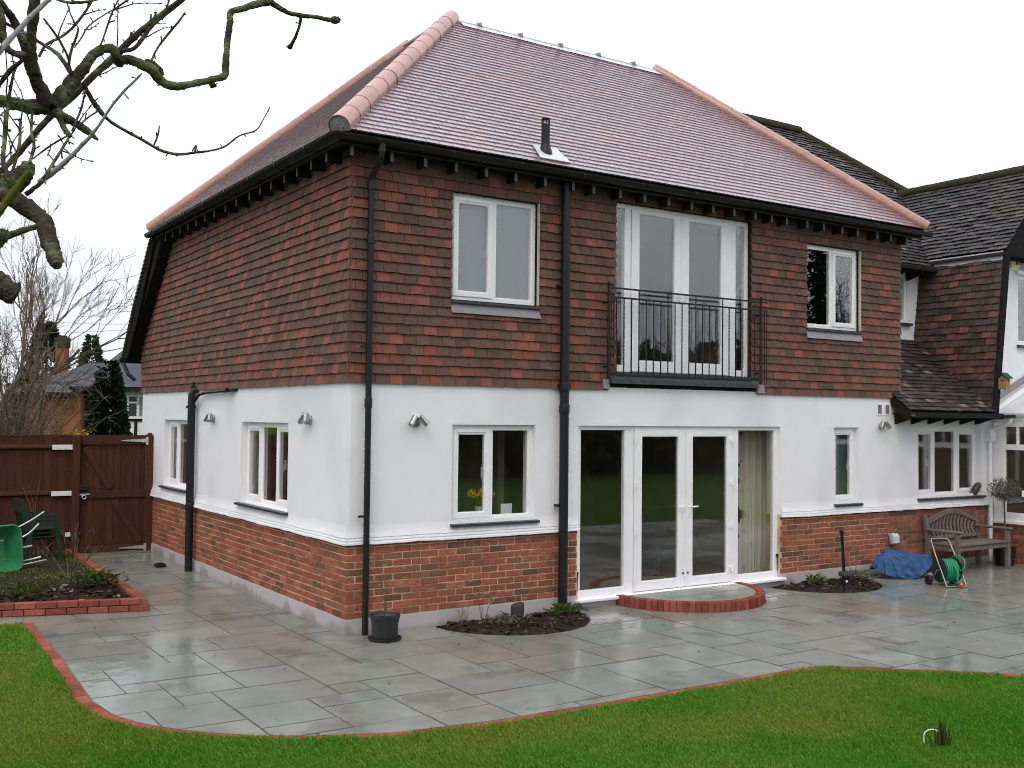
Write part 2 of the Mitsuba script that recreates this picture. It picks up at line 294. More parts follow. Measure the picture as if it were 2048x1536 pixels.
# ---------------------------------------------------------------- the new house
H = thing('house', 'white rendered house with red tile hung upper floor, brick base and hipped tiled roof', 'house')
EAVE, CROWN, PIT = 5.30, 8.02, math.atan2(2.72, 3.0)
F_OPEN = [(1.24, 2.42, 3.645, 4.87), (3.61, 6.0, 2.90, 5.045), (7.13, 8.30, 3.655, 4.87), (1.275, 2.41, 1.12, 2.225), (3.05, 6.6, .11, 2.22), (7.735, 8.28, 1.105, 2.215)]
S_OPEN = [(1.70, 3.36, 1.165, 2.22), (5.48, 7.10, 1.165, 2.22)]
def ring(x0, y0, x1, y1, t, z0, z1, r=0.0):
    o = sbox(x0, y0, x1, y1)
    if r: o = o.buffer(-r).buffer(r, quad_segs=6).union(sbox(x0 + .5, y0, x1, y1))
    m = extr(Polygon(o.exterior.coords, [list(sbox(x0 + t, y0 + t, x1 - t, y1 - t).exterior.coords)]), z0, z1)
    for a, b, c, d in F_OPEN: m = m - mbox(a, b, -.2, .5, c, d)
    for a, b, c, d in S_OPEN: m = m - mbox(-.2, .5, a, b, c, d)
    return m
put(H + '__plinth', MB().man(ring(-.012, -.012, 9.28, 8.55, .27, -.2, .156)), 'm_plinth')
BW = put(H + '__brick_wall', MB().man(ring(.007, .007, 9.28, 8.55, .25, .156, .985)), 'm_mortar')
put(H + '__render_wall', MB().man(ring(0, 0, 9.28, 8.55, .25, .985, 2.70, .035)), 'm_render', smooth=30)
n_ = np.array([0, -1.72, -1.9]); n_ /= np.linalg.norm(n_)
UW = put(H + '__upper_wall', MB().man(ring(.012, .012, 9.27, 8.55, .24, 2.70, 5.22).trim_by_plane(n_.tolist(), float(n_ @ np.array([0, 8.62, 3.36])))), 'm_gap')

def bricks(pl, s0, s1, opens, corner, seed, ztop=.95, tone=(1, 3, 4, 2), zb=.166):
    rng = random.Random(seed); out = []
    N = np.array([0, -1, 0.0]) if pl == 'F' else np.array([-1.0, 0, 0])
    for i in range(11):
        z = zb + i * .075; zt = min(z + .065, ztop)
        if zt - z < .02: continue
        lo = s0
        if corner: lo = (0 if i % 2 == 0 else .1125) if pl == 'F' else (.1125 if i % 2 == 0 else 0)
        iv = [(lo, s1)]
        for a, b, c, d in opens:
            if c < zt and d > z: iv = [q for p in iv for q in ((p[0], min(p[1], a - .005)), (max(p[0], b + .005), p[1])) if q[1] - q[0] > .02]
        j0 = (0 if i % 2 == 0 else .1125) if pl == 'F' else (.1125 if i % 2 == 0 else 0)
        for a, b in iv:
            k = math.floor((a - j0) / .225)
            while j0 + k * .225 < b:
                p, q = max(j0 + k * .225, a), min(j0 + k * .225 + .215, b); k += 1
                if q - p < .025: continue
                d = rng.uniform(-.002, .002); m = MB()
                p += rng.uniform(-.003, .003); q += rng.uniform(-.003, .003); dz = rng.uniform(-.002, .002)
                box(m, p, q, d, d + .1, z + dz, zt + dz, .004, pl, (pick(rng, *tone), rng.random()))
                c = np.array([[(p + q) / 2, d, z]]); out.append((m, AX[pl](c)[0], (q - p) * .065, N))
    return out
pieces(BW, 'brick', 'bricks', bricks('F', 0, 8.98, F_OPEN, True, 11) + bricks('L', 0, 7.9, S_OPEN, True, 12), 'm_brick')

def wt_tone(rng): return pick(rng, 5, 4, 2.2, 2.6)
reg = sbox(-.03, 0, 9.27, 2.52)
for a, b, c, d in F_OPEN[:3]:
    c2 = {2.90: 2.745, 3.645: 3.50, 3.655: 3.51}[c]
    reg = reg - sbox(a - .004, c2 - 2.665, b + .004, d - 2.665)
reg = reg - sbox(3.49, -.1, 6.12, .085)
cuts = [1.236, 2.424, 3.606, 6.004, 7.126, 8.304, 3.49, 6.12]
ti = tile_face((0, .004, 2.665), (1, 0, 0), (0, 0, 1), reg, .1105, .166, .022, .014, wt_tone, 21, cuts, v0=0, jitter=.0045)
sy = lambda y: 8.58 - y
sreg = Polygon([(sy(-.03), 0), (sy(8.58), 0), (sy(8.60), .74), (sy(7.0), 2.15), (sy(6.55), 2.54), (sy(-.03), 2.54)])
ti += tile_face((.004, 8.58, 2.665), (0, -1, 0), (0, 0, 1), shapely.geometry.polygon.orient(sreg), .1105, .166, .022, .014, wt_tone, 22, v0=0, jitter=.0045)
pieces(UW, 'tile', 'tiles', ti, 'm_walltile', 300)

# roof
mb = MB(); hull(mb, [(x, y, 5.205) for x in (-.2, 9.48) for y in (-.2, 7.05)] + [(x, y, EAVE - .014) for x in (-.25, 9.53) for y in (-.25, 7.1)] + [(x, y, CROWN - .016) for x in (2.75, 6.68) for y in (2.75, 4.1)])
RF = put(H + '__roof', mb, 'm_darkwood')
cp, sp = math.cos(PIT), math.sin(PIT); SL = 3.0 / cp
def rt_tone(rng): return pick(rng, 3, 5, 3, .35)
rt = tile_face((-.25, -.25, EAVE), (1, 0, 0), (0, cp, sp), Polygon([(-.0, -.035), (9.78, -.035), (6.93, SL), (3.0, SL)]), .1, .166, .0115, .0125, rt_tone, 31, v0=-.035, jitter=.003, spread=.0006)
rt += tile_face((-.25, 7.1, EAVE), (0, -1, 0), (cp, 0, sp), Polygon([(0, -.035), (7.35, -.035), (4.35, SL), (3.0, SL)]), .1, .166, .0115, .0125, rt_tone, 32, v0=-.035, jitter=.003, spread=.0006)
pieces(RF, 'tile', 'tiles', rt, 'm_rooftile', 300)
def hip(P0, P1, r, owner, bsdf, seg=.37, name='hip_tile', seed=3, endcap=True, small=.955):
    rng = random.Random(seed); P0, P1 = np.array(P0, float), np.array(P1, float); L = np.linalg.norm(P1 - P0); t = (P1 - P0) / L
    s = np.cross(t, [0, 0, 1.0]); s /= np.linalg.norm(s); n = np.cross(s, t); k = max(1, round(L / seg)); seg = L / k
    for i in range(k):
        m = MB(); a0, a1 = P0 + t * (i * seg - .02), P0 + t * ((i + 1) * seg + .03)
        j = rng.uniform(-.003, .003); rings = []
        for a, rr in ((a0, r), (a0, r + .005), (a1, r * small + .005)):
            rings.append([a + s * (rr * math.cos(q) + j) + n * (rr * math.sin(q) - .02) for q in np.linspace(math.radians(-28), math.radians(208), 19)])
        v = np.array(rings).reshape(-1, 3); q = [[b * 19 + c, b * 19 + c + 1, (b + 1) * 19 + c + 1, (b + 1) * 19 + c] for b in range(2) for c in range(18)]
        m.add(v, q, (.5, rng.random())); put(f'{owner}__{name}', m, bsdf, smooth=True)
    if endcap:
        m = MB(); a = P0 - t * .004
        m.add(np.array([a + s * (r * math.cos(q)) + n * (r * math.sin(q) - .02) for q in np.linspace(math.radians(-28), math.radians(208), 19)]), [[0, i, i + 1] for i in range(1, 18)])
        put(f'{owner}__mortar_bed', m, 'm_barkpale')
        m = MB(); tube(m, [a + n * (-.09) + t * .1, a + n * (-.07) - t * .05, a + n * (.03) - t * .07, a + n * .06 - t * .06], .009, 5); put(f'{owner}__hip_iron', m, 'm_lead')
hip((-.27, -.27, EAVE + .03), (2.78, 2.78, CROWN + .06), .115, RF, 'm_hip', seed=3)
hip((9.54, -.27, EAVE + .03), (6.68, 2.78, CROWN + .05), .105, RF, 'm_hip', seed=4)
hip((-.27, 7.12, EAVE + .03), (2.78, 4.08, CROWN + .03), .11, RF, 'm_hip', seed=5)
mb = MB(); box(mb, 2.66, 6.76, 2.70, 4.15, CROWN - .01, CROWN + .022, .008)
V_ = np.array([0, cp, sp]); N_ = np.array([0, -sp, cp])
o = np.array([0, -.25, EAVE]); a, b = o + V_ * (SL - .15) + N_ * .03, o + V_ * (SL + .03) + N_ * .03
for k in range(6):
    xa, xb = 2.9 + k * .64, 2.9 + (k + 1) * .64 - .004; dz = N_ * (.003 * (k % 2))
    quad(mb, a + [xa, 0, 0] + dz, a + [xb, 0, 0] + dz, b + [xb, 0, 0] + dz, b + [xa, 0, 0] + dz)
put(RF + '__lead_edge', mb, 'm_leadpale')
for x in (3.22, 3.94, 4.68, 5.42, 6.14):
    mb = MB(); tube(mb, [(x, 2.64, CROWN - .02), (x, 2.67, CROWN + .03), (x, 2.75, CROWN + .045), (x, 4.1, CROWN + .045)], [.014, .024, .022, .022], 8); put(RF + '__lead_roll', mb, 'm_lead', smooth=True)
mb = MB()   # rear mansard slope, its verge seen edge on
pf = [(7.13, 5.25), (8.15, 4.2), (8.95, 3.28)]; w = .13
for (y0, z0), (y1, z1) in zip(pf[:-1], pf[1:]):
    d = np.array([y1 - y0, z1 - z0]); d /= np.linalg.norm(d); q = np.array([d[1], -d[0]]); q = q if q[1] < 0 else -q
    hull(mb, [(x, y + k * q[0] * w, z + k * q[1] * w) for x in (-.24, 9.2) for y, z in ((y0, z0), (y1, z1)) for k in (0, 1)])
RR = put(H + '__rear_roof', mb, 'm_darkwood')
mb = MB(); rng = random.Random(8)
for i in range(34):
    t = i / 34; y = np.interp(t, [0, .5, 1], [7.1, 8.15, 8.97]); z = np.interp(t, [0, .5, 1], [5.28, 4.23, 3.29])
    box(mb, -.27, -.03, y, y + .068, z - .055, z + .012 + .01 * rng.random(), .004, uv=(.2, rng.random()))
put(RR + '__verge_tiles', mb, 'm_moss')
mb = MB()
hull(mb, [(x, y, z) for x in (-.245, -.215) for y, z in ((7.0, 5.2), (7.1, 5.2), (8.15, 4.14), (8.86, 3.27), (8.66, 3.27), (7.85, 4.1))]); put(RR + '__barge_board', mb, 'm_darkwood')
mb = MB(); hull(mb, [(x, y, z) for x in (-.2, .02) for y, z in ((6.7, 5.2), (7.1, 5.18), (8.14, 4.1), (8.84, 3.24), (8.6, 3.40), (7.0, 4.83))]); put(RR + '__verge_soffit', mb, 'm_darkwood')
mb = MB(); tube(mb, [(-.3, 9.02, 3.26), (9, 9.02, 3.26)], .055, 10); tube(mb, [(-.24, 8.98, 3.2), (-.2, 8.75, 3.0), (-.1, 8.68, 2.9)], .034, 8); put(RR + '__gutter', mb, 'm_black', smooth=30)
def gutter(owner, P, r=.058, bsdf='m_black'):
    m = MB(); P = np.asarray(P, float)
    an = np.radians(np.linspace(175, 365, 11)); d = P[-1] - P[0]; 
    rings = []
    for i, p in enumerate(P):
        t0 = P[min(i + 1, len(P) - 1)] - P[max(i - 1, 0)]; t0[2] = 0; t0 /= np.linalg.norm(t0); s = np.array([t0[1], -t0[0], 0])
        if 0 < i < len(P) - 1: s = s * 1.35
        rings.append([p + s * r * math.cos(a) + np.array([0, 0, r * math.sin(a)]) for a in an])
        rings[-1] += [p + s * (r - .006) * math.cos(a) + np.array([0, 0, (r - .006) * math.sin(a)]) for a in an[::-1]]
    k = 22; n = len(P); v = np.array(rings).reshape(-1, 3)
    q = [[i * k + c, i * k + (c + 1) % k, (i + 1) * k + (c + 1) % k, (i + 1) * k + c] for i in range(n - 1) for c in range(k)]
    f = [[e * k + c, e * k + c + 1, e * k + k - 2 - c, e * k + k - 1 - c] for e in (0, n - 1) for c in range(10)]
    m.add(v, q + f); k1 = put(owner + '__gutter', m, bsdf, smooth=30)
    for i in range(n - 1):
        L = np.linalg.norm(P[i + 1] - P[i]); t = (P[i + 1] - P[i]) / L
        for e in np.arange(.45, L, .9):
            m = MB(); c = P[i] + t * e; s = np.array([t[1], -t[0], 0])
            v = [c + s * (r + .006) * math.cos(a) + np.array([0, 0, (r + .006) * math.sin(a)]) + t * g for g in (-.02, .02) for a in an]
            m.add(np.array(v), [[b, b + 1, b + 12, b + 11] for b in range(10)]); put(k1 + '__bracket', m, bsdf)
gutter(H, [(-.31, 7.2, 5.222), (-.31, -.31, 5.222), (9.6, -.31, 5.222)])
mb = MB(); box(mb, -.235, 9.5, -.235, -.205, 5.14, 5.285, .003); box(mb, -.235, -.205, -.2, 7.1, 5.14, 5.285, .003); put(H + '__fascia', mb, 'm_black')
mb = MB(); box(mb, -.2, 9.45, -.2, .05, 5.16, 5.203, .003); box(mb, -.2, .05, .055, 7.0, 5.16, 5.2, .003); put(H + '__soffit', mb, 'm_darkwood')
fx = [-.09, .378, .786, 1.178, 1.573, 1.975, 2.392, 2.803, 3.114, 3.529, 3.925, 4.327, 4.725, 5.108, 5.495, 5.893, 6.215, 6.515, 6.936, 7.284, 7.686, 8.031, 8.479, 8.797, 9.183]
for x in fx:
    mb = MB(); box(mb, x - .019, x + .019, -.186, .02, 5.045, 5.165, .002); k1 = put(H + '__rafter_foot', mb, 'm_darkwood')
    mb = MB(); box(mb, x - .02, x + .02, -.192, -.187, 5.043, 5.16, .001); put(k1 + '__end', mb, 'm_rafter')
for y in (.247, .676, 1.088, 1.476, 1.92, 2.302, 2.684, 3.185, 3.634, 4.108, 4.53, 4.95, 5.36, 5.77, 6.18, 6.58):
    mb = MB(); box(mb, -.186, .02, y - .019, y + .019, 5.045, 5.165, .002); k1 = put(H + '__rafter_foot', mb, 'm_darkwood')
    mb = MB(); box(mb, -.192, -.187, y - .02, y + .02, 5.043, 5.16, .001); put(k1 + '__end', mb, 'm_rafter')

# render drip moulding, mitred round the corner
PROF = [(0, 1.15), (.004, 1.10), (.018, 1.055), (.032, 1.027), (.034, 1.02), (.026, 1.014), (.038, .998), (.040, .988), (.032, .981), (.048, .966), (.05, .947), (.0, .952)]
def moulding(owner, path, out, seed, bsdf='m_render'):
    P, O = [], []
    for (p, o), (q, o2) in zip(zip(path[:-1], out[:-1]), zip(path[1:], out[1:])):
        n = max(2, int(np.hypot(q[0] - p[0], q[1] - p[1]) / .035))
        for i in range(n):
            P.append(np.array(p) + (np.array(q) - p) * i / n); O.append(np.array(o) if i == 0 else (np.array(o) if abs(o[0]) + abs(o[1]) < 1.2 else np.array(o2)))
    P.append(np.array(path[-1])); O.append(np.array(out[-1])); P, O = np.array(P), np.array(O); s = np.r_[0, np.cumsum(np.hypot(*np.diff(P, axis=0).T))]
    wz = (meshkit.fbm(np.stack([s * 3, s * 0 + seed, s * 0], 1), 4, seed) - .5) * .02
    k = len(PROF); v = []
    for i in range(len(P)):
        for c, (r, z) in enumerate(PROF):
            w = 0 if c < 2 else 1 if c < 11 else .3
            v.append([P[i][0] + O[i][0] * r, P[i][1] + O[i][1] * r, z + w * wz[i] * (1 if c > 7 else .6)])
    q = [[i * k + c, i * k + c + 1, (i + 1) * k + c + 1, (i + 1) * k + c] for i in range(len(P) - 1) for c in range(k - 1)]
    m = MB().add(v, q); m.add(np.array(v[:k]), [[0, i, i + 1] for i in range(1, k - 1)]); m.add(np.array(v[-k:]), [[0, i, i + 1] for i in range(1, k - 1)])
    return put(owner + '__drip_moulding', m, bsdf, smooth=40)
moulding(H, [(0, 8.5), (0, 0), (3.045, 0)], [(-1, 0), (-1, -1), (0, -1)], 2)
moulding(H, [(6.61, 0), (9.28, 0)], [(0, -1), (0, -1)], 5)

# windows and doors
def pane(key, pl, a0, a1, z0, z1, d):
    m = MB()
    for dd in (d, d + .02):
        p = AX[pl](np.array([[a0, dd, z0], [a1, dd, z0], [a1, dd, z1], [a0, dd, z1]], float)); m.add(p, [[0, 1, 2], [0, 2, 3]])
    return put(key, m, 'm_glass')
def rectframe(m, pl, a0, a1, z0, z1, wd, d0, d1, wb=None, c=.004):
    wb = wb or wd
    box(m, a0, a0 + wd, d0, d1, z0, z1, c, pl); box(m, a1 - wd, a1, d0, d1, z0, z1, c, pl)
    box(m, a0 + wd - .002, a1 - wd + .002, d0 + .001, d1, z1 - wd, z1 - .0005, c, pl); box(m, a0 + wd - .002, a1 - wd + .002, d0 + .001, d1, z0 + .0005, z0 + wb, c, pl)
def bead(m, pl, a0, a1, z0, z1, d):
    for g in ((a0, a0 + .012, z0, z1), (a1 - .012, a1, z0, z1), (a0, a1, z0, z0 + .012), (a0, a1, z1 - .012, z1)):
        box(m, g[0], g[1], d + .004, d + .03, g[2], g[3], .002, pl)
def window(owner, pl, a0, a1, z0, z1, lights, d=.06, fw=.055, head=None, label=None, vent=True):
    k = num(owner + '__window'); 
    if label: labels[k] = {'label': label}
    m = MB(); rectframe(m, pl, a0, a1, z0, z1, fw, d, d + .07)
    if head: box(m, a0 + fw, a1 - fw, d + .001, d + .07, z1 - head, z1 - fw + .002, .003, pl)
    for l in lights[1:]: box(m, l[0] - fw / 2, l[0] + fw / 2, d + .002, d + .07, z0 + .002, z1 - .002, .004, pl)
    put(k + '__frame', m, 'm_upvc'); zt = z1 - (head or fw)
    for i, (b0, b1, kind) in enumerate(lights):
        e0, e1 = b0 + (fw if i == 0 else fw / 2), b1 - (fw if i == len(lights) - 1 else fw / 2)
        if kind == 'c':
            m = MB(); rectframe(m, pl, e0 - .012, e1 + .012, z0 + fw - .012, zt + .012, .062, d - .014, d + .05); bead(m, pl, e0 + .045, e1 - .045, z0 + fw + .045, zt - .045, d - .014)
            put(k + '__casement', m, 'm_upvc'); pane(k + '__pane', pl, e0 + .045, e1 - .045, z0 + fw + .045, zt - .045, d - .001)
            m = MB(); e = e1 - .03 if i == 0 else e0 + .03
            box(m, e - .012, e + .012, d + .055, d + .075, (z0 + zt) / 2 - .05, (z0 + zt) / 2 + .05, .003, pl); box(m, e - .009, e + .009, d + .075, d + .1, (z0 + zt) / 2 - .03, (z0 + zt) / 2 + .09, .003, pl); put(k + '__handle', m, 'm_upvc')
            if vent:
                m = MB(); box(m, e0 + .03, e1 - .03, d - .024, d - .012, zt - .03, zt - .012, .003, pl); put(k + '__trickle_vent', m, 'm_upvc')
        else:
            m = MB(); bead(m, pl, e0 - .002, e1 + .002, z0 + fw - .002, zt + .002, d); put(k + '__glazing_bead', m, 'm_upvc')
            pane(k + '__pane', pl, e0, e1, z0 + fw, zt, d + .013)
    return k
def tile_sill(k, pl, a0, a1, z0, z1, out=.055):
    m = MB(); q = np.array([[a, d, z] for a in (a0, a1) for d, z in ((-out, z0 + .002), (-out, z1 - .018), (.075, z1), (.075, z0), (-out + .01, z0))], float)
    m.man(m3.Manifold.hull_points(AX[pl](q))); put(k + '__sill', m, 'm_silltile')
k = window(H, 'F', 1.24, 2.42, 3.645, 4.87, [(1.24, 1.83, 'c'), (1.83, 2.42, 'f')], d=.05, label='upper window with frosted panes'); tile_sill(k, 'F', 1.225, 2.435, 3.598, 3.645)
def apron(k, x0, x1, z0, z1):
    m = MB(); hull(m, [(x, y, z) for x, y, z in ((x0, -.052, z0), (x1 + .03, -.052, z0), (x0, .0, z0), (x1 + .03, .0, z0), (x0, -.02, z1), (x1, -.02, z1), (x0, 0, z1), (x1, 0, z1))]); put(k + '__lead_apron', m, 'm_lead')
apron(k, 1.225, 2.42, 3.488, 3.6)
m = MB(); quad(m, (1.29, .12, 3.68), (2.38, .12, 3.68), (2.38, .12, 4.84), (1.29, .12, 4.84)); put(k + '__obscure_film', m, 'm_blind')
m = MB(); box(m, 2.421, 2.427, -.03, .06, 3.645, 4.87, .001); put(k + '__reveal', m, 'm_cream')
k = window(H, 'F', 7.13, 8.30, 3.655, 4.87, [(7.13, 7.73, 'f'), (7.73, 8.30, 'c')], d=.05); tile_sill(k, 'F', 7.115, 8.315, 3.61, 3.655); apron(k, 7.115, 8.30, 3.498, 3.612)
m = MB(); box(m, 8.301, 8.307, -.03, .06, 3.655, 4.87, .001); put(k + '__reveal', m, 'm_cream')
k = window(H, 'F', 1.275, 2.41, 1.12, 2.225, [(1.275, 1.82, 'c'), (1.82, 2.41, 'f')]); tile_sill(k, 'F', 1.255, 2.455, 1.075, 1.12)
k = window(H, 'F', 7.735, 8.28, 1.105, 2.215, [(7.735, 8.28, 'c')], d=.075); tile_sill(k, 'F', 7.72, 8.33, 1.055, 1.105)
m = MB(); quad(m, (7.78, .15, 1.15), (8.24, .15, 1.15), (8.24, .15, 2.17), (7.78, .15, 2.17)); put(k + '__obscure_film', m, 'm_film')
k = window(H, 'L', 1.70, 3.36, 1.165, 2.22, [(1.70, 2.26, 'c'), (2.26, 2.80, 'f'), (2.80, 3.36, 'c')], d=.08); tile_sill(k, 'L', 1.66, 3.46, 1.12, 1.165)
k = window(H, 'L', 5.48, 7.10, 1.165, 2.22, [(5.48, 6.02, 'c'), (6.02, 6.55, 'f'), (6.55, 7.10, 'c')], d=.08); tile_sill(k, 'L', 5.44, 7.2, 1.12, 1.165)

def french(key, a0, a1, z0, z1, side, leaf, gz, d, hinges, hx, hz, sidez):
    """two glazed leaves between two side lights; side = glass of the side lights, leaf = (outer, glass) of the leaves"""
    k = num(key); m = MB(); fw = side[0][0] - a0
    box(m, a0, side[0][0], d, d + .07, z0, z1, .004); box(m, side[1][1], a1, d, d + .07, z0, z1, .004)
    box(m, side[0][0], side[1][1], d + .001, d + .07, sidez[1], z1 - .001, .004)
    box(m, side[0][0], side[0][1], d + .001, d + .07, z0 + .001, sidez[0], .004); box(m, side[1][0], side[1][1], d + .001, d + .07, z0 + .001, sidez[0], .004)
    box(m, side[0][1], leaf[0][0] - .006, d + .002, d + .07, z0, sidez[1] + .002, .004); box(m, leaf[1][1] + .006, side[1][0], d + .002, d + .07, z0, sidez[1] + .002, .004)
    box(m, leaf[0][0] - .01, leaf[1][1] + .01, d + .03, d + .07, z0, z0 + .03, .003)
    put(k + '__frame', m, 'm_upvc')
    for s in side: pane(k + '__side_pane', 'F', s[0], s[1], sidez[0], sidez[1], d + .016)
    for i, (o0, o1, g0, g1) in enumerate(leaf):
        m = MB(); zt, zb = sidez[1] + .012, z0 + .012; e = d - .012
        box(m, o0 + .002, g0, e, d + .05, zb, zt, .005); box(m, g1, o1 - .002, e, d + .05, zb, zt, .005)
        box(m, g0 - .002, g1 + .002, e + .001, d + .05, gz[1], zt - .001, .005); box(m, g0 - .002, g1 + .002, e + .001, d + .05, zb + .001, gz[0], .005)
        bead(m, 'F', g0 - .002, g1 + .002, gz[0] - .002, gz[1] + .002, e)
        put(k + '__door_leaf', m, 'm_upvc'); pane(k + '__pane', 'F', g0, g1, gz[0], gz[1], d + .002)
        m = MB(); x = hx[i]; s = -1 if i == 0 else 1
        box(m, x - .014, x + .014, e - .012, e, hz - .13, hz + .07, .004); box(m, x - .009, x + .009, e - .04, e - .01, hz - .009, hz + .009, .003)
        box(m, min(x, x + s * .125), max(x, x + s * .125), e - .052, e - .036, hz - .009, hz + .009, .005); put(k + '__handle', m, 'm_upvc')
        m = MB(); tube(m, [(x, e - .014, hz - .09), (x, e - .01, hz - .09)], .006, 8); put(k + '__keyhole', m, 'm_black')
        for z in hinges:
            m = MB(); x = o0 if i == 0 else o1
            tube(m, [(x, e - .014, z - .05), (x, e - .014, z + .05)], .013, 8); box(m, x - .06 if i else x - .012, x + .012 if i else x + .06, e - .012, e, z - .033, z + .033, .004); put(k + '__hinge', m, 'm_upvc', smooth=40)
    return k
PD = french(H + '__patio_door', 3.05, 6.6, .11, 2.22, ((3.126, 3.82), (5.825, 6.52)), ((3.975, 4.842, 4.09, 4.728), (4.842, 5.70, 4.967, 5.608)), (.237, 2.095), .045, (2.04, 1.46, .88, .30), (4.79, 4.905), 1.165, (.2, 2.167))
m = MB(); box(m, 3.0, 6.66, -.075, .06, .075, .112, .006); put(PD + '__threshold', m, 'm_upvc')
m = MB()
for x in (4.80, 4.885): tube(m, [(x, .035, .30), (x, .02, .30)], .014, 8)
put(PD + '__door_stop', m, 'm_black')
for x in (3.075, 6.575):
    m = MB(); tube(m, [(x, .04, .42), (x, .03, .42), (x, .03, .2)], [.012, .008, .004], 6); tube(m, [(x, .035, .40), (x, .035, .44)], .017, 8); put(PD + '__cabin_hook', m, 'm_black')
BD = french(H + '__balcony_door', 3.61, 6.0, 2.90, 5.045, ((3.665, 3.80), (5.77, 5.94)), ((3.91, 4.755, 4.03, 4.645), (4.755, 5.62, 4.887, 5.49)), (3.05, 4.95), .05, (), (4.715, 4.80), 3.95, (2.99, 4.985))
# sill tiles under the balcony door
for i in range(5):
    m = MB(); x = 3.5 + i * .52; hull(m, [(a, y, z) for a in (x + .003, x + .517) for y, z in ((-.09, 2.75), (-.075, 2.765), (-.02, 2.86), (.0, 2.86), (.0, 2.75))], (.3, (i * .37) % 1)); put(BD + '__sill_tile', m, 'm_silltile')
m = MB(); box(m, 3.62, 5.99, -.05, .05, 2.862, 2.902, .004); put(BD + '__threshold', m, 'm_silltile')
for x0, x1 in ((3.40, 3.5), (6.1, 6.24)):
    m = MB(); hull(m, [(a, y, z) for a in (x0, x1) for y, z in ((-.055, 2.68), (-.03, 2.8), (0, 2.8), (0, 2.68))]); put(BD + '__lead_soaker', m, 'm_lead')
# balcony railing
BR = num(H + '__balcony_railing'); y = -.12
for x in (3.415, 6.08):
    m = MB(); tube(m, [(x, y, 2.80), (x, y, 3.955)], .019, 10); lathe(m, [(0, -.022), (.014, -.018), (.022, 0), (.014, .018), (0, .022)], (x, y, 3.985), sides=10); tube(m, [(x, y, 3.955), (x, y, 3.968)], .009, 8)
    for z in (2.95, 3.75): box(m, x - .009, x + .009, y, .0, z - .009, z + .009, .002)
    put(BR + '__post', m, 'm_black', smooth=40)
for nm, z, a, b in (('top_rail', 3.93, 3.41, 6.2), ('middle_rail', 3.815, 3.41, 6.2), ('bottom_rail', 2.855, 3.41, 6.1)):
    m = MB(); box(m, a, b, y - .01, y + .01, z - .011, z + .011, .002); put(BR + '__' + nm, m, 'm_black')
n = 22
for i in range(1, n):
    x = 3.415 + (6.08 - 3.415) * i / n; m = MB(); tube(m, [(x, y, 2.855), (x, y, 3.815 if i % 4 else 3.93)], .0085, 6); put(BR + '__bar', m, 'm_black')
for x in (3.49, 3.455, 6.15, 6.195):
    m = MB(); tube(m, [(x, y, 2.80), (x, y, 3.8)], .006, 6); put(BR + '__bar', m, 'm_black')

# pipes
def pipe(owner, name, P, r, collars=(), bsdf='m_black', clips=()):
    m = MB(); tube(m, P, r, 14)
    for z, x, yy in collars: lathe(m, [(r, -.05), (r + .009, -.045), (r + .009, .04), (r + .004, .05), (r, .055)], (x, yy, z), sides=14)
    k1 = put(owner + '__' + name, m, bsdf, smooth=40)
    for c in clips:
        mm = MB(); box(mm, *c, .003); put(k1 + '__clip', mm, bsdf)
    return k1
x = .195
pipe(H, 'rain_pipe', [(x, -.31, 5.18), (x, -.31, 5.07), (x, -.28, 5.02), (x, -.11, 4.89), (x, -.075, 4.83), (x, -.075, 2.5), (x, -.075, .0)], .034, ((4.78, x, -.075), (2.45, x, -.075), (4.2, x, -.075)), clips=[(x - .1, x - .03, -.085, -.065, z - .012, z + .012) for z in (1.25, 3.05, 4.4)])
pipe(H, 'hopper_outlet', [(.195, -.31, 5.21), (.195, -.31, 5.09)], .045)
x = 2.765
pipe(H, 'soil_pipe', [(x, -.095, -.02), (x, -.095, 5.2)], .056, ((2.68, x, -.095), (2.42, x, -.095)), clips=[(x - .09, x + .0, -.1, -.02, z - .014, z + .014) for z in (1.27, 3.9)] + [(x - .08, x + .08, -.12, -.06, 2.66, 2.72)])
y = 5.33
k1 = pipe(H, 'soil_pipe', [(-.09, y, 0), (-.09, y, 2.5), (-.088, y, 2.6), (-.06, y, 2.66), (.0, y, 2.68)], .056, ((.95, -.09, y),))
m = MB(); tube(m, [(-.085, y - .02, 2.42), (-.085, y - .16, 2.53), (-.075, y - .3, 2.6), (-.06, y - .6, 2.625), (-.05, y - 1.72, 2.645), (.02, y - 1.78, 2.65)], .024, 8); tube(m, [(-.085, y - 1.5, 2.642), (-.085, y - 1.6, 2.644)], .032, 8); put(H + '__waste_pipe', m, 'm_black', smooth=40)
m = MB(); box(m, -.15, -.03, y - .03, y + .1, 2.40, 2.44, .005); lathe(m, [(.03, 0), (.03, .05), (.012, .06), (.012, .1), (0, .1)], (-.075, y, 2.69), sides=10); put(k1 + '__rodding_cap', m, 'm_black')
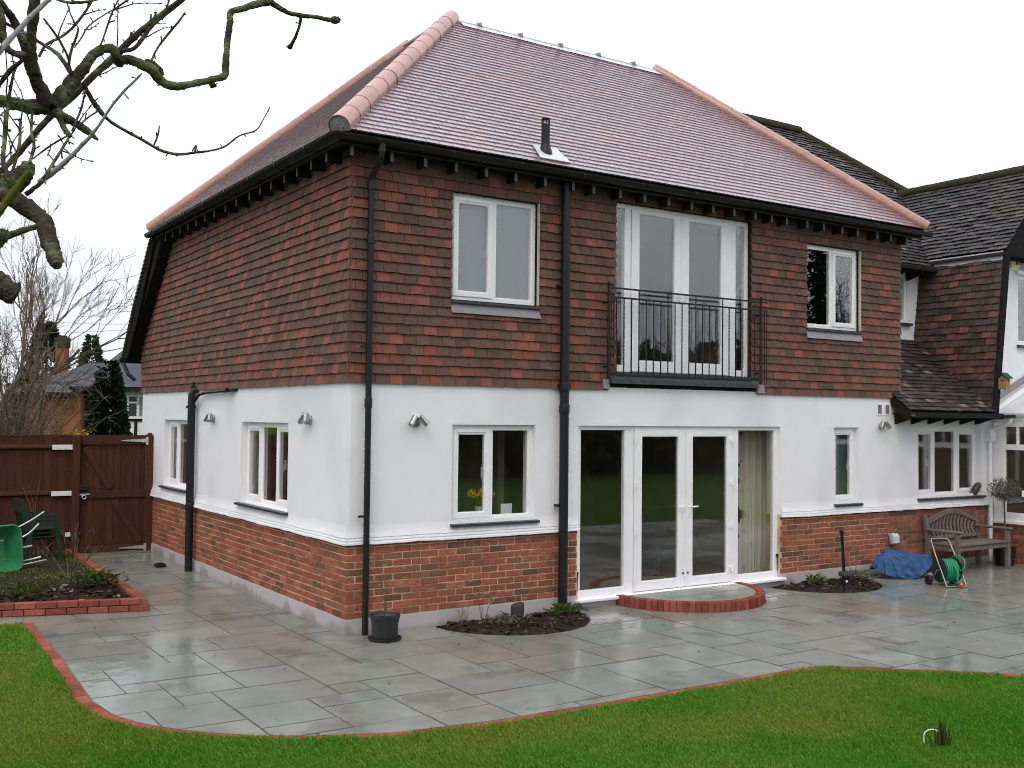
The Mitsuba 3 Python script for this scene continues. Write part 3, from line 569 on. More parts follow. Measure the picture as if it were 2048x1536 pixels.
# vent terminal through the roof
c = np.array([2.46, -.25 + .22 * cp * 1.0, EAVE + .22 * sp])
m = MB(); tube(m, [c + [0, 0, -.02], c + [0, 0, .36]], .052, 14); lathe(m, [(.085, .0), (.075, .05), (.056, .11), (.054, .13)], c, sides=14)
for i in range(8):
    a = i * math.pi / 4; tube(m, [c + [.047 * math.cos(a), .047 * math.sin(a), .35], c + [.047 * math.cos(a), .047 * math.sin(a), .43]], .006, 4)
lathe(m, [(.05, .425), (.05, .437), (0, .44)], c, sides=14)
k1 = put(H + '__vent_pipe', m, 'm_black', smooth=40)
m = MB(); o = np.array([0, -.25, EAVE]); 
q = [(x, v) for x, v in ((c[0] - .17, .05), (c[0] + .27, .05), (c[0] + .22, .36), (c[0] - .13, .36))]
bt = [o + [x, 0, 0] + V_ * v + N_ * .03 for x, v in q]; hull(m, bt + [p + N_ * .008 for p in bt]); put(k1 + '__lead_slate', m, 'm_leadpale')
# interior shell so that the rooms are really there, dim behind the glass
m = MB()
for x0, x1, y0, y1, z0, z1 in ((.26, 9.02, .26, 8.2, .06, .12), (9.3, 11.62, .26, 5, .06, .12), (.26, 9.02, .26, 8.2, 2.77, 2.83)): box(m, x0, x1, y0, y1, z0, z1, 0)
put(H + '__inner_floor', m, 'm_infloor')
m = MB()
for x0, x1, y0, y1, z0, z1 in ((.26, 9.02, .26, 8.2, 2.52, 2.76), (.26, 9.02, .26, 6.4, 5.1, 5.15), (.26, 9.02, 4.4, 4.5, .12, 2.52), (6.75, 6.85, .26, 4.4, .12, 2.52), (2.72, 2.82, 1.3, 4.4, .12, 2.52), (.26, 9.02, 4.2, 4.3, 2.83, 5.1), (2.9, 3.0, .26, 4.2, 2.83, 5.1), (6.6, 6.7, .26, 4.2, 2.83, 5.1), (9.3, 11.62, 3.4, 3.5, .12, 2.6), (11.5, 11.62, .26, 3.4, .12, 2.6), (9.3, 11.62, .26, 3.5, 2.6, 2.65)): box(m, x0, x1, y0, y1, z0, z1, 0)
put(H + '__inner_wall', m, 'm_inwall')
for x0 in (8.70, 8.88):
    k1 = num(H + '__air_vent'); m = MB(); rectframe(m, 'F', x0, x0 + .14, 2.40, 2.58, .022, -.014, .0); put(k1 + '__frame', m, 'm_upvc')
    for i in range(7):
        m = MB(); a = x0 + .03 + i * .0125; box(m, a, a + .006, -.01, .0, 2.425, 2.555, .001); put(k1 + '__slat', m, 'm_lead')
# ---------------------------------------------------------------- the old wing on the right
OH = thing('old_house', 'older house wing with dark mossy roofs and steep tile hung slope at right', 'house')
R_OPEN = [(9.72, 11.40, 1.12, 2.24)]
def wall(key, x0, x1, z0, z1, y0, y1, bsdf, opens=()):
    m = mbox(x0, x1, y0, y1, z0, z1)
    for a, b, c, d in opens: m = m - mbox(a, b, y0 - .1, y1 + .1, c, d)
    return put(key, MB().man(m), bsdf)
put(OH + '__plinth', box(MB(), 9.285, 11.62, -.01, .25, -.2, .10, 0), 'm_plinth')
BW2 = wall(OH + '__brick_wall', 8.985, 11.55, .10, .984, .003, .255, 'm_mortar_old')
pieces(BW2, 'brick', 'bricks', bricks('F', 8.99, 11.55, [], False, 14, tone=(2, 4, 2, .6), zb=.11), 'm_brick')
wall(OH + '__render_wall', 9.281, 11.60, .985, 2.62, .0, .25, 'm_render', R_OPEN)
moulding(OH, [(9.28, 0), (11.60, 0)], [(0, -1), (0, -1)], 7)
k = window(OH, 'F', 9.72, 11.40, 1.12, 2.24, [(9.72, 10.25, 'c'), (10.25, 10.84, 'f'), (10.84, 11.40, 'c')], d=.10, head=.075, label='three light window above the bench', vent=False); tile_sill(k, 'F', 9.68, 11.45, 1.07, 1.12, .06)
def ot(rng): return pick(rng, 4, 4, 2, .12)
def oh(rng): return pick(rng, 3, 5, 3, 1)
a = math.atan2(1.26, 1.62); c_, s_ = math.cos(a), math.sin(a)
SKR = put(OH + '__skirt_roof', hull(MB(), [(x, y, z - d) for d in (.02, .1) for x, y, z in ((9.08, -.35, 2.46), (11.35, -.35, 2.46), (9.3, 1.27, 3.72), (11.45, 1.27, 3.72), (9.08, -.02, 2.72))]), 'm_darkwood')
pieces(SKR, 'tile', 'tiles', tile_face((9.0, -.35, 2.47), (1, 0, 0), (0, c_, s_), Polygon([(.04, -.03), (2.25, -.03), (2.42, 2.05), (.28, 2.05), (.28, .43), (.04, .43)]), .1, .166, .018, .013, lambda r: pick(r, 1.5, 3, 4, .5), 41, (.28,), jitter=.006, spread=.004), 'm_oldtile', 0)
m = MB(); hull(m, [(x, y, z) for x in (9.03, 9.075) for y, z in ((-.38, 2.43), (-.36, 2.36), (-.30, 2.33), (.0, 2.56), (.0, 2.70), (-.36, 2.46))]); box(m, 9.03, 11.45, -.37, -.345, 2.36, 2.455, .003); put(OH + '__eave_board', m, 'm_darkwood')
m = MB(); box(m, 9.08, 11.5, -.345, .0, 2.42, 2.44, .002); put(OH + '__soffit', m, 'm_darkwood')
for x in (9.16, 9.56, 9.98, 10.4, 10.82, 11.24):
    m = MB(); hull(m, [(x + s, y, z) for s in (-.028, .028) for y, z in ((-.33, 2.42), (-.33, 2.37), (.0, 2.27), (.0, 2.42))]); put(OH + '__rafter_foot', m, 'm_darkwood')
gutter(OH, [(9.0, -.43, 2.43), (11.62, -.43, 2.43)], .052)
m = MB(); tube(m, [(11.56, -.43, 2.38), (11.56, -.42, 2.31), (11.56, -.12, 2.2), (11.56, -.06, 2.12), (11.56, -.06, 0.02)], .034, 10); box(m, 11.49, 11.63, -.12, -.0, 2.0, 2.2, .01); put(OH + '__white_rain_pipe', m, 'm_upvc', smooth=40)
# steep tile hung slope facing left
q = 1 / math.hypot(.133, 1); VS = np.array([.133 * q, 0, q])
STP = put(OH + '__steep_slope', hull(MB(), [(11.243 + .133 * (z - 2.55) + d, y, z) for d in (.01, .12) for y, z in ((-.29, 2.45), (-.29, 5.16), (1.3, 5.16), (1.3, 3.6))]), 'm_gap')
pieces(STP, 'tile', 'tiles', tile_face((11.243, 1.30, 2.55), (0, -1, 0), VS, Polygon([(0, 1.2), (1.6, -.03), (1.6, 2.62), (0, 2.62)]), .116, .166, .02, .014, oh, 42, jitter=.008, spread=.005), 'm_oldhung', 0)
# upper slope of the cross wing, its lead band and ridge
t48 = math.radians(48); VU = np.array([math.cos(t48), 0, math.sin(t48)]); NU = np.cross([0, -1, 0], VU)
UPR = put(OH + '__cross_roof', hull(MB(), [(x, y, z - .03) for x, y, z in ((11.5, -.33, 5.1), (11.5, 1.2, 5.1), (13.02, 2.72, 6.77), (13.02, -.33, 6.77), (14.5, -.33, 5.1), (14.5, 2.7, 5.1))]), 'm_darkwood')
pieces(UPR, 'tile', 'tiles', tile_face((11.56, 3.0, 5.16), (0, -1, 0), VU, Polygon([(1.8, -.03), (3.36, -.03), (3.36, 2.14), (.2, 2.14)]), .1, .166, .02, .014, ot, 43, jitter=.008, spread=.006), 'm_oldtile', 0)
hip((13.02, -.36, 6.80), (13.02, 2.8, 6.80), .09, UPR, 'm_moss', name='ridge_tile', seed=9, endcap=False)
m = MB(); ys = np.linspace(-.31, 1.22, 14)
for y0, y1 in zip(ys[:-1], ys[1:]): w0 = .012 * math.sin(y0 * 9); w1 = .012 * math.sin(y1 * 9); quad(m, (11.54, y0, 5.01 + w0), (11.54, y1, 5.01 + w1), (11.555, y1, 5.15), (11.555, y0, 5.15))
put(OH + '__lead_band', m, 'm_leadpale')
# verge boards along the gable
m = MB()
for (x0, z0), (x1, z1) in (((11.22, 2.46), (11.575, 5.12)), ((11.575, 5.12), (13.0, 6.7))):
    d = np.array([x1 - x0, z1 - z0]); d /= np.linalg.norm(d); n2 = np.array([d[1], -d[0]]) * .13
    hull(m, [(x, y, z) for y in (-.345, -.30) for x, z in ((x0, z0), (x1, z1), (x0 + n2[0], z0 + n2[1]), (x1 + n2[0], z1 + n2[1]))])
put(OH + '__barge_board', m, 'm_darkwood')
m = MB(); hull(m, [(x, y, z) for y in (-.3, .0) for x, z in ((11.27, 2.5), (11.6, 5.05), (11.66, 5.05), (11.33, 2.5))]); hull(m, [(x, y, z) for y in (-.3, .0) for x, z in ((11.6, 5.05), (13.0, 6.62), (13.0, 6.55), (11.66, 5.02))]); put(OH + '__verge_soffit', m, 'm_darkwood')
gp = Polygon([(11.32, 2.3), (11.66, 5.06), (13.02, 6.6), (15.5, 6.6), (15.5, 0), (11.63, 0), (11.63, 2.3)]) - sbox(12.50, 3.66, 13.5, 4.86)
put(OH + '__gable_wall', MB().man(extr(gp, 0, .25).rotate([90, 0, 0]).translate([0, .26, 0])), 'm_render')
m = MB(); box(m, 12.3, 15.4, .9, 1.0, 2.5, 5.9, 0); box(m, 15.2, 15.4, .27, .9, 2.5, 5.9, 0); box(m, 12.3, 13.7, .27, .8, 3.3, 3.4, 0); put(OH + '__inner_wall', m, 'm_infloor')
k = window(OH, 'F', 12.50, 13.5, 3.66, 4.86, [(12.5, 13.5, 'f')], d=.04); tile_sill(k, 'F', 12.46, 13.55, 3.60, 3.66)
m = MB(); box(m, 12.42, 13.55, -.05, .01, 4.87, 4.93, .005); put(k + '__hood', m, 'm_upvc')
# recessed wall and the main roof behind
rw = mbox(9.28, 11.75, 1.27, 1.42, 3.3, 5.05) - mbox(10.55, 11.21, 1.2, 1.5, 4.03, 4.92)
put(OH + '__recess_wall', MB().man(rw), 'm_render')
mm = num(OH + '__recess_window'); m = MB(); rectframe(m, 'F', 10.55, 11.21, 4.03, 4.92, .06, 1.30, 1.36); put(mm + '__frame', m, 'm_upvc'); pane(mm + '__pane', 'F', 10.61, 11.15, 4.09, 4.86, 1.33)
m = MB(); box(m, 10.5, 11.27, 1.2, 1.30, 3.985, 4.03, .004); put(mm + '__sill', m, 'm_silltile')
m = MB(); hull(m, [(x, y, z) for x in (9.45, 11.6) for y, z in ((.9, 4.92), (.9, 4.97), (1.27, 5.3), (1.27, 4.92))]); put(OH + '__recess_eave', m, 'm_darkwood')
m = MB()
for x in (10.3, 10.75, 11.2): hull(m, [(x + s, y, z) for s in (-.03, .03) for y, z in ((.95, 4.93), (.95, 4.88), (1.27, 4.78), (1.27, 4.93))])
put(OH + '__recess_bracket', m, 'm_darkwood')
c4 = math.cos(math.pi / 4)
MR = put(OH + '__main_roof', hull(MB(), [(x, y, z - .04) for x, y, z in ((9.0, .95, 5.0), (11.4, .95, 5.0), (11.62, 1.15, 5.2), (13.1, 2.8, 6.85), (11.6, 4.04, 8.09), (9.0, 4.04, 8.09), (9, 7, 5), (13, 7, 5))]), 'm_darkwood')
pieces(MR, 'tile', 'tiles', tile_face((9.0, .95, 5.0), (1, 0, 0), (0, c4, c4), Polygon([(.5, -.03), (2.38, -.03), (2.62, .28), (4.15, 2.62), (2.6, 4.37), (.5, 4.37)]), .1, .166, .02, .014, ot, 44, jitter=.008, spread=.006), 'm_oldtile', 0)
hip((13.25, 2.74, 6.86), (11.55, 4.08, 8.13), .085, MR, 'm_moss', name='hip_tile', seed=10, endcap=False); hip((9.0, 4.05, 8.14), (11.55, 4.05, 8.14), .09, MR, 'm_moss', name='ridge_tile', seed=12, endcap=False)

# ---------------------------------------------------------------- conservatory
CV = thing('conservatory', 'white framed conservatory with brick base and pitched roof at the right edge', 'conservatory')
X = 11.70
CB = put(CV + '__base_wall', box(MB(), X + .008, X + .2, -3.2, -.02, -.1, .64, 0), 'm_mortar_old')
rng = random.Random(5); its = []
for i in range(8):
    for j in range(15):
        y = -.03 - j * .225 - (i % 2) * .1125; m = MB(); box(m, X + rng.uniform(-.002, .002), X + .1, y - .215, min(y, -.02), .03 + i * .075, .095 + i * .075, .004, uv=(pick(rng, 2, 4, 3, 1), rng.random())); its.append((m, np.array([X, y, i * .075]), 1, np.array([-1, 0, 0])))
pieces(CB, 'brick', 'bricks', its, 'm_brick', 40)
m = MB(); box(m, X - .05, X + .15, -3.2, -.02, .645, .70, .008); put(CV + '__sill', m, 'm_upvc')
m = MB()
for y0, y1 in ((-.22, -.02), (-1.1, -1.0), (-2.0, -1.9), (-3.2, -3.05)): box(m, X, X + .07, y0, y1, .70, 2.32, .005)
for z0, z1 in ((.70, .83), (1.86, 1.95), (2.24, 2.34)): box(m, X + .002, X + .068, -3.2, -.1, z0, z1, .005)
for y in (-.44, -.68, -.92): box(m, X + .004, X + .06, y - .013, y + .013, 1.94, 2.25, .003)
box(m, X - .01, X + .09, -3.2, -.02, 2.34, 2.42, .01)
put(CV + '__frame', m, 'm_upvc')
for y0, y1 in ((-1.0, -.22), (-1.9, -1.1)):
    pane(CV + '__pane', 'L', y0, y1, .83, 1.86, X + .03); pane(CV + '__pane', 'L', y0, y1, 1.95, 2.24, X + .03)
gutter(CV, [(X - .06, -3.2, 2.46), (X - .06, -.05, 2.46)], .05, 'm_upvc')
m = MB(); hull(m, [(x, y, z) for y in (-3.2, -.02) for x, z in ((X - .02, 2.47), (13.4, 3.16), (13.4, 3.13), (X - .02, 2.44))]); put(CV + '__roof_sheet', m, 'm_leadpale')
for y in (-.06, -.75, -1.45, -2.15):
    m = MB(); hull(m, [(x, y + s, z) for s in (-.03, .03) for x, z in ((X - .03, 2.47), (13.4, 3.18), (13.4, 3.24), (X - .03, 2.54))]); put(CV + '__roof_bar', m, 'm_upvc')
m = MB(); hull(m, [(x, y, z) for y in (-.025, .0) for x, z in ((11.72, 2.62), (13.4, 3.30), (13.4, 3.42), (11.72, 2.74))]); put(CV + '__flashing', m, 'm_lead')
m = MB(); box(m, X + .3, 15, -3, .0, .0, .05, 0); put(CV + '__floor', m, 'm_infloor')
m = MB(); box(m, 14.4, 14.55, -4.0, .0, .05, 3.2, 0); box(m, X + .2, 14.4, -.03, -.002, .05, 2.4, 0); put(CV + '__inner_wall', m, 'm_infloor')

# ---------------------------------------------------------------- small things fixed to the houses
def spotlight(pl, s, z, label, flip=1):
    k = thing('wall_light', label, 'lamp', 'steel twin spotlights on the white walls')
    ax = (0, 1, 0) if pl == 'F' else (1, 0, 0)
    def P(a, d, h): return AX[pl](np.array([[s + a, d, z + h]]))[0]
    m = MB(); lathe(m, [(0, -.03), (.05, -.028), (.056, -.02), (.056, .002)], P(0, 0, 0), ax, 20); put(k + '__back_plate', m, 'm_steel', smooth=40)
    for i, (a, tl) in enumerate(((-.06 * flip, (-.55, -.25, -.8)), (.065 * flip, (.6, -.25, -.75)))):
        t = np.array(tl) * [flip, 1, 1]; t = AX[pl](t[None])[0]; t = t / np.linalg.norm(t); c = P(a, -.075, .02)
        m = MB(); lathe(m, [(0, -.06), (.028, -.06), (.033, -.055), (.033, .065), (.029, .068), (.026, .06), (0, .055)], c, t, 16); tube(m, [P(a * .3, -.02, 0), c], .009, 6); put(k + '__spot', m, 'm_steel', smooth=40)
spotlight('F', .80, 2.25, 'steel twin spotlight on the front wall near the left corner')
spotlight('F', 8.80, 2.235, 'steel twin spotlight on the front wall below the two air vents', -1)
spotlight('L', 1.03, 2.26, 'steel twin spotlight on the left side wall nearest the front corner', -1)
spotlight('L', 4.55, 2.25, 'steel twin spotlight on the left side wall beside the black soil pipe', -1)
k = thing('bird_box', 'small wooden bird box with green pitched roof on the black verge board', 'bird box')
x, y, z = 11.38, -.42, 2.87
m = MB(); box(m, x - .06, x + .06, y - .07, y + .07, z - .02, z + .17, .003); hull(m, [(x + s, yy, zz) for s in (-.055, .055) for yy, zz in ((y - .06, z + .16), (y + .06, z + .16), (y, z + .22))]); put(k + '__box', m, 'm_birdwood')
for s in (-1, 1):
    m = MB(); hull(m, [(x + e, y + s * a, b) for e in (-.085, .085) for a, b in ((0, z + .24), (0, z + .255), (.1, z + .165), (.1, z + .15))]); put(k + '__roof', m, 'm_birdroof')
m = MB(); lathe(m, [(0, 0), (.016, 0), (.016, .002)], (x - .062, y, z + .12), (1, 0, 0), 10); lathe(m, [(0, 0), (.016, 0), (.016, .002)], (x, y - .072, z + .12), (0, 1, 0), 10); put(k + '__entrance_hole', m, 'm_gap')
m = MB(); box(m, x - .02, x + .02, y + .07, -.345, z + .02, z + .1, .003); put(k + '__bracket', m, 'm_darkwood')
k = thing('alarm_box', 'cream burglar alarm box with red centre high on the white gable', 'alarm box')
m = MB(); hull(m, [(x, yy, z) for x, z in ((12.18, 4.92), (12.48, 4.92), (12.48, 5.16), (12.18, 5.16)) for yy in (0,)] + [(x, -.06, z) for x, z in ((12.21, 4.95), (12.45, 4.95), (12.45, 5.13), (12.21, 5.13))]); put(k + '__case', m, 'm_alarm')
m = MB(); lathe(m, [(0, -.075), (.035, -.07), (.04, -.058)], (12.37, 0, 5.04), (0, 1, 0), 14); put(k + '__light', m, 'm_red', smooth=40)
k = thing('outdoor_socket', 'grey outdoor socket on the old brick wall above the blue sheet', 'socket')
m = MB(); box(m, 8.98, 9.12, -.07, .0, .43, .58, .015); put(k + '__box', m, 'm_lead'); m = MB(); hull(m, [(x, yy, z) for x in (8.975, 9.125) for yy, z in ((-.07, .45), (-.095, .46), (-.09, .56), (-.06, .60), (-.0, .60))]); put(k + '__lid', m, 'm_leadpale')
m = MB(); rng = random.Random(2); P = smooth_path([(11.20, -.0, 1.12), (11.21, -.0, 1.17), (11.25, 0, 1.23), (11.31, 0, 1.27), (11.33, 0, 1.23)]); tube(m, P, np.interp(np.linspace(0, 1, len(P)), [0, .3, .75, 1], [.03, .06, .055, .03]), 12)
one('stone_ornament', m, 'm_silltile', 'small dark ornament at the right end of the kitchen window sill', 'ornament', smooth=True)

# ---------------------------------------------------------------- things seen through the glass
m = MB(); n = 60; xs = np.linspace(6.19, 6.85, n); yv = .42 + .045 * np.sin(np.arange(n) * 1.15) + .015 * np.sin(np.arange(n) * .47)
v = np.array([(x, y, z) for z in (.14, 2.3) for x, y in zip(xs, yv)]); m.add(v, [[i, i + 1, i + 1 + n, i + n] for i in range(n - 1)])
one('curtain', m, 'm_curtain', 'cream curtain with dark pattern behind the right pane of the patio door', 'curtain', smooth=True)
for (y0, y1, lab) in ((2.86, 3.3, 'brown curtain inside the left window nearest the corner'), (6.55, 7.05, 'brown curtain inside the left window beside the gate')):
    m = MB(); n = 24; ys = np.linspace(y0, y1, n); xv = .30 + .03 * np.sin(np.arange(n) * 1.3); v = np.array([(x, y, z) for z in (.9, 2.4) for x, y in zip(xv, ys)]); m.add(v, [[i, i + 1, i + 1 + n, i + n] for i in range(n - 1)])
    one('curtain', m, 'm_curtaindark', lab, 'curtain', smooth=True)
m = MB(); box(m, 1.28, 2.4, .14, .26, 1.06, 1.105, .003); put(H + '__window_board', m, 'm_cream')
k = thing('flower_vase', 'vase of yellow daffodils standing inside the ground floor front window', 'flowers')
m = MB(); lathe(m, [(0, 0), (.045, 0), (.055, .05), (.04, .13), (.05, .16)], (1.83, .33, 1.105), sides=14); put(k + '__vase', m, 'm_cream', smooth=40)
m = MB(); fl = MB(); rng = random.Random(4)
for i in range(13):
    a = rng.random() * 6.28; r = .03 + rng.random() * .13; tip = np.array([1.83 + r * 1.3 * math.cos(a), .33 + r * .4 * math.sin(a), 1.40 + rng.uniform(-.07, .07)])
    tube(m, smooth_path([(1.83, .33, 1.2), (1.83 + .3 * (tip[0] - 1.83), .33, 1.32), tip], 3), .005, 4, uv=(.5, .5))
    dv = np.array([math.cos(a) * .5, -.8, rng.uniform(-.2, .3)]); lathe(fl, [(.012, 0), (.018, .03), (.022, .034)], tip, dv, 8, (.1, .5))
    for j in range(6):
        b = j * 1.047; u_ = np.cross(dv, [0, 0, 1]); u_ /= np.linalg.norm(u_); w_ = np.cross(dv, u_); d = u_ * math.cos(b) + w_ * math.sin(b); e = np.cross(d, dv); quad(fl, tip, tip + d * .025 + e * .013, tip + d * .045, tip + d * .025 - e * .013, (.9, .5))
put(k + '__stems', m, 'm_leaf'); put(k + '__blooms', fl, 'm_yellow')
m = MB(); box(m, 2.13, 2.29, .3, .31, 1.105, 1.28, .002); one('white_card', m, 'm_white', 'white card standing inside the ground floor front window on the right', 'card')
k = thing('armchair', 'dark armchair in the room behind the right patio door leaf', 'chair')
m = MB(); c0 = (5.5, 1.2)
box(m, 5.15, 5.85, .9, 1.55, .3, .46, .04); put(k + '__seat', m, 'm_armchair'); m = MB(); box(m, 5.15, 5.85, 1.5, 1.66, .4, 1.05, .05); put(k + '__backrest', m, 'm_armchair')
for x in (5.08, 5.8):
    m = MB(); box(m, x, x + .12, .9, 1.6, .2, .66, .04); put(k + '__armrest', m, 'm_armchair')
for x in (5.14, 5.86):
    for y in (.95, 1.55): m = MB(); tube(m, [(x, y, .12), (x, y, .3)], .02, 6); put(k + '__leg', m, 'm_darkwood')
# ---------------------------------------------------------------- ground, patio, lawn
EDGE = [(-2.715, 2.36), (-2.721, 2.244), (-2.757, .566), (-2.80, -.25), (-2.845, -1.30), (-2.79, -1.80), (-2.674, -2.112), (-2.507, -2.389), (-2.32, -2.616), (-2.03, -2.88), (-1.743, -3.08), (-1.107, -3.36), (-.314, -3.49), (.841, -3.525), (2.0, -3.545), (2.97, -3.54), (3.269, -3.60), (3.612, -3.876), (4.083, -4.31), (4.607, -4.76), (6.2, -6.1), (8, -7.6)]
EL = LineString(EDGE)
front_e = list(EL.coords)
PATIO = Polygon([(-7, 2.36)] + front_e + [(12.6, -7.6), (12.6, .02), (0, .02), (0, 8.2), (-1.25, 8.2), (-1.40, 2.43), (-7, 3.98)])
m = MB(); R = 420; an = np.linspace(0, 2 * np.pi, 49)[:-1]; m.add(np.vstack([[[0, 0, -.07]], np.stack([R * np.cos(an), R * np.sin(an), an * 0 - .07], 1)]), [[0, i + 1, (i + 1) % 48 + 1] for i in range(48)])
structure('ground', m, 'm_lawn', 'garden ground running out behind the houses')
def arc(cx, cy, r, a0=180, a1=360, n=30): return [(cx + r * math.cos(t), cy + r * math.sin(t)) for t in np.radians(np.linspace(a0, a1, n))]
BED1 = Polygon(arc(2.0, -.06, .96) + [(2.96, .0), (1.04, .0)]); BED2 = Polygon(arc(7.25, -.05, .92) + [(8.17, 0), (6.33, 0)])
STEP = Polygon(arc(4.72, -.01, 1.09) + [(5.81, .0), (3.63, .0)])
holes = shapely.union_all([BED1, BED2, STEP, sbox(-.012, -.012, 9.28, 8.6), sbox(9.2, -.01, 12.6, 3), sbox(11.70, -3.2, 13, 0)])
slabs_area = PATIO.difference(EL.buffer(.06, cap_style='flat')).difference(holes)
slabs_area = max(getattr(slabs_area, 'geoms', [slabs_area]), key=lambda g: g.area)
m = MB().man(extr(slabs_area.buffer(.12), -.12, -.012)); PT = structure('patio', m, 'm_joint', 'wet grey sandstone patio around the house')
rng = random.Random(77); G = .302; nx, ny = 66, 54; used = np.zeros((nx, ny), bool); its = []
ox, oy = -7.03, -7.85
kinds = [(3, 2), (3, 2), (3, 2), (2, 2), (2, 2), (2, 3), (2, 1), (3, 2)]
prep = shapely.prepared.prep(slabs_area)
for j in range(ny):
    for i in range(nx):
        if used[i, j]: continue
        ks = kinds[:]; rng.shuffle(ks)
        for a, b in ks + [(1, 1)]:
            if i + a <= nx and j + b <= ny and not used[i:i + a, j:j + b].any(): break
        used[i:i + a, j:j + b] = True
        g = .005 + rng.random() * .003; x0, y0 = ox + i * G, oy + j * G
        w = [rng.uniform(-.003, .003) for _ in range(8)]
        q = Polygon([(x0 + g + w[0], y0 + g + w[1]), (x0 + a * G - g + w[2], y0 + g + w[3]), (x0 + a * G - g + w[4], y0 + b * G - g + w[5]), (x0 + g + w[6], y0 + b * G - g + w[7])])
        if not prep.intersects(q): continue
        q = q.intersection(slabs_area.buffer(-.004))
        tx, ty, dz = rng.uniform(-.004, .004), rng.uniform(-.004, .004), rng.uniform(-.002, .002); uv = (pick(rng, 3, 5, 4, 1.3), rng.random())
        for q in getattr(q, 'geoms', [q]):
            if q.geom_type != 'Polygon' or q.area < .002: continue
            c = q.centroid; mm = extr(q.simplify(.002), -.03, .0); k = mm.to_mesh(); v = k.vert_properties[:, :3].copy()
            v[:, 2] += dz + (v[:, 0] - c.x) * tx + (v[:, 1] - c.y) * ty
            top = v[:, 2] > -.015
            v[top, :2] += (np.array([[c.x, c.y]]) - v[top, :2]) * .004
            its.append((MB().add(v, k.tri_verts, uv), np.array([c.x, c.y, 0]), q.area, np.array([0, 0, 1.0])))
pieces(PT, 'slab', 'slabs', [t for t in its if t[1][0] > -6 and t[1][1] > -7], 'm_slab', 300)
# brick edging between patio and lawn
its = []; L = EL.length; s = .02; rng = random.Random(6)
while s < L - .3:
    a, b = EL.interpolate(s + .005), EL.interpolate(s + .208); d = np.array([b.x - a.x, b.y - a.y]); le = np.hypot(*d); ang = math.degrees(math.atan2(d[1], d[0]))
    m = MB(); box(m, 0, le, -.051, .051, -.09, .004 + rng.uniform(-.003, .003), .008, uv=(rng.random(), rng.random()), M=rotz(ang + rng.uniform(-1, 1), (a.x, a.y, 0)))
    its.append((m, np.array([a.x, a.y, 0]), .02, np.array([0, 0, 1.0]))); s += .215
mb = MB().man(extr(EL.buffer(.056, cap_style='flat'), -.12, -.006)); ED = structure('lawn_edging', mb, 'm_mortar_old', 'red brick edging strip between patio and lawn')
pieces(ED, 'brick', 'bricks', its, 'm_redbrick')
# lawn: a surface and its grass
LAWN = sbox(-40, -60, 60, 8.2).difference(PATIO.buffer(.0)).difference(EL.buffer(.052, cap_style='flat')).difference(sbox(-7.5, 2.4, -1, 9)).difference(sbox(9, -.5, 70, 9))
lg = [g for g in getattr(LAWN, 'geoms', [LAWN]) if g.area > 1]
m = MB()
for g in lg: m.man(extr(g, -.06, -.012))
LW = structure('lawn', m, 'm_lawn', 'short green lawn in front of the patio')
R3 = np.array([_r * math.cos(ROLL) + _u * math.sin(ROLL), -UPV, _f])
def pix(P):
    q = (np.asarray(P) - CAM) @ R3.T; return np.stack([1024 + 2095.1 * q[:, 0] / q[:, 2], 768 + 2095.1 * q[:, 1] / q[:, 2], q[:, 2]], 1)
g_ = np.random.default_rng(5)
def blades(region, n, hmin, hmax, wid, bounds, edge=None):
    x0, y0, x1, y1 = bounds; P = np.stack([g_.uniform(x0, x1, n), g_.uniform(y0, y1, n)], 1)
    pp = pix(np.c_[P, np.zeros(n)]); ok = (pp[:, 0] > -250) & (pp[:, 0] < 2300) & (pp[:, 1] < 1800) & (pp[:, 2] > 1)
    P, d = P[ok], pp[ok, 2]; ok = g_.random(len(P)) < np.clip((7.0 / d) ** 1.6, 0, 1); P = P[ok]
    P = P[shapely.contains_xy(region, P[:, 0], P[:, 1])]; n = len(P)
    cl = meshkit.fbm(np.c_[P * 2.3, np.zeros(n)], 4, 3); cl2 = meshkit.fbm(np.c_[P * .7, np.zeros(n) + 4], 3, 8)
    h = g_.uniform(hmin, hmax, n) * (.55 + .9 * cl)
    if edge is not None: h *= 1 + .6 * np.exp(-np.array(shapely.distance(edge, shapely.points(P))) / .12)
    a = g_.uniform(0, 2 * np.pi, n); t = g_.uniform(.1, .8, n) * h; w = wid * g_.uniform(.7, 1.4, n)
    s = np.stack([np.cos(a), np.sin(a), 0 * a], 1); tr = a + g_.uniform(.9, 2.2, n); o = np.stack([np.cos(tr), np.sin(tr), 0 * a], 1)
    b = np.c_[P, np.full(n, -.014)]
    v = np.stack([b - s * w[:, None] / 2, b + s * w[:, None] / 2, b + o * (t * .35)[:, None] + [0, 0, 1] * (h * .65)[:, None] + s * w[:, None] * .35, b + o * t[:, None] + [0, 0, 1] * h[:, None]], 1)
    f = (np.arange(n) * 4)[:, None, None] + np.array([[0, 1, 2], [0, 2, 3]])
    u = np.clip(.62 * (1.25 - 1.3 * cl2) + g_.normal(0, .17, n), 0, .8); u = np.where(g_.random(n) < .03, .95, u)
    uv = np.repeat(np.stack([u, g_.random(n)], 1), 4, 0); return MB().add(v.reshape(-1, 3), f.reshape(-1, 3), uv)
LP = shapely.union_all(lg)
k = put('grass', blades(LP, 1700000, .02, .043, .0034, (-6, -7.6, 6, 2.5), EL), 'm_blade', kind='stuff'); labels[k]['label'] = 'short green grass of the lawn'

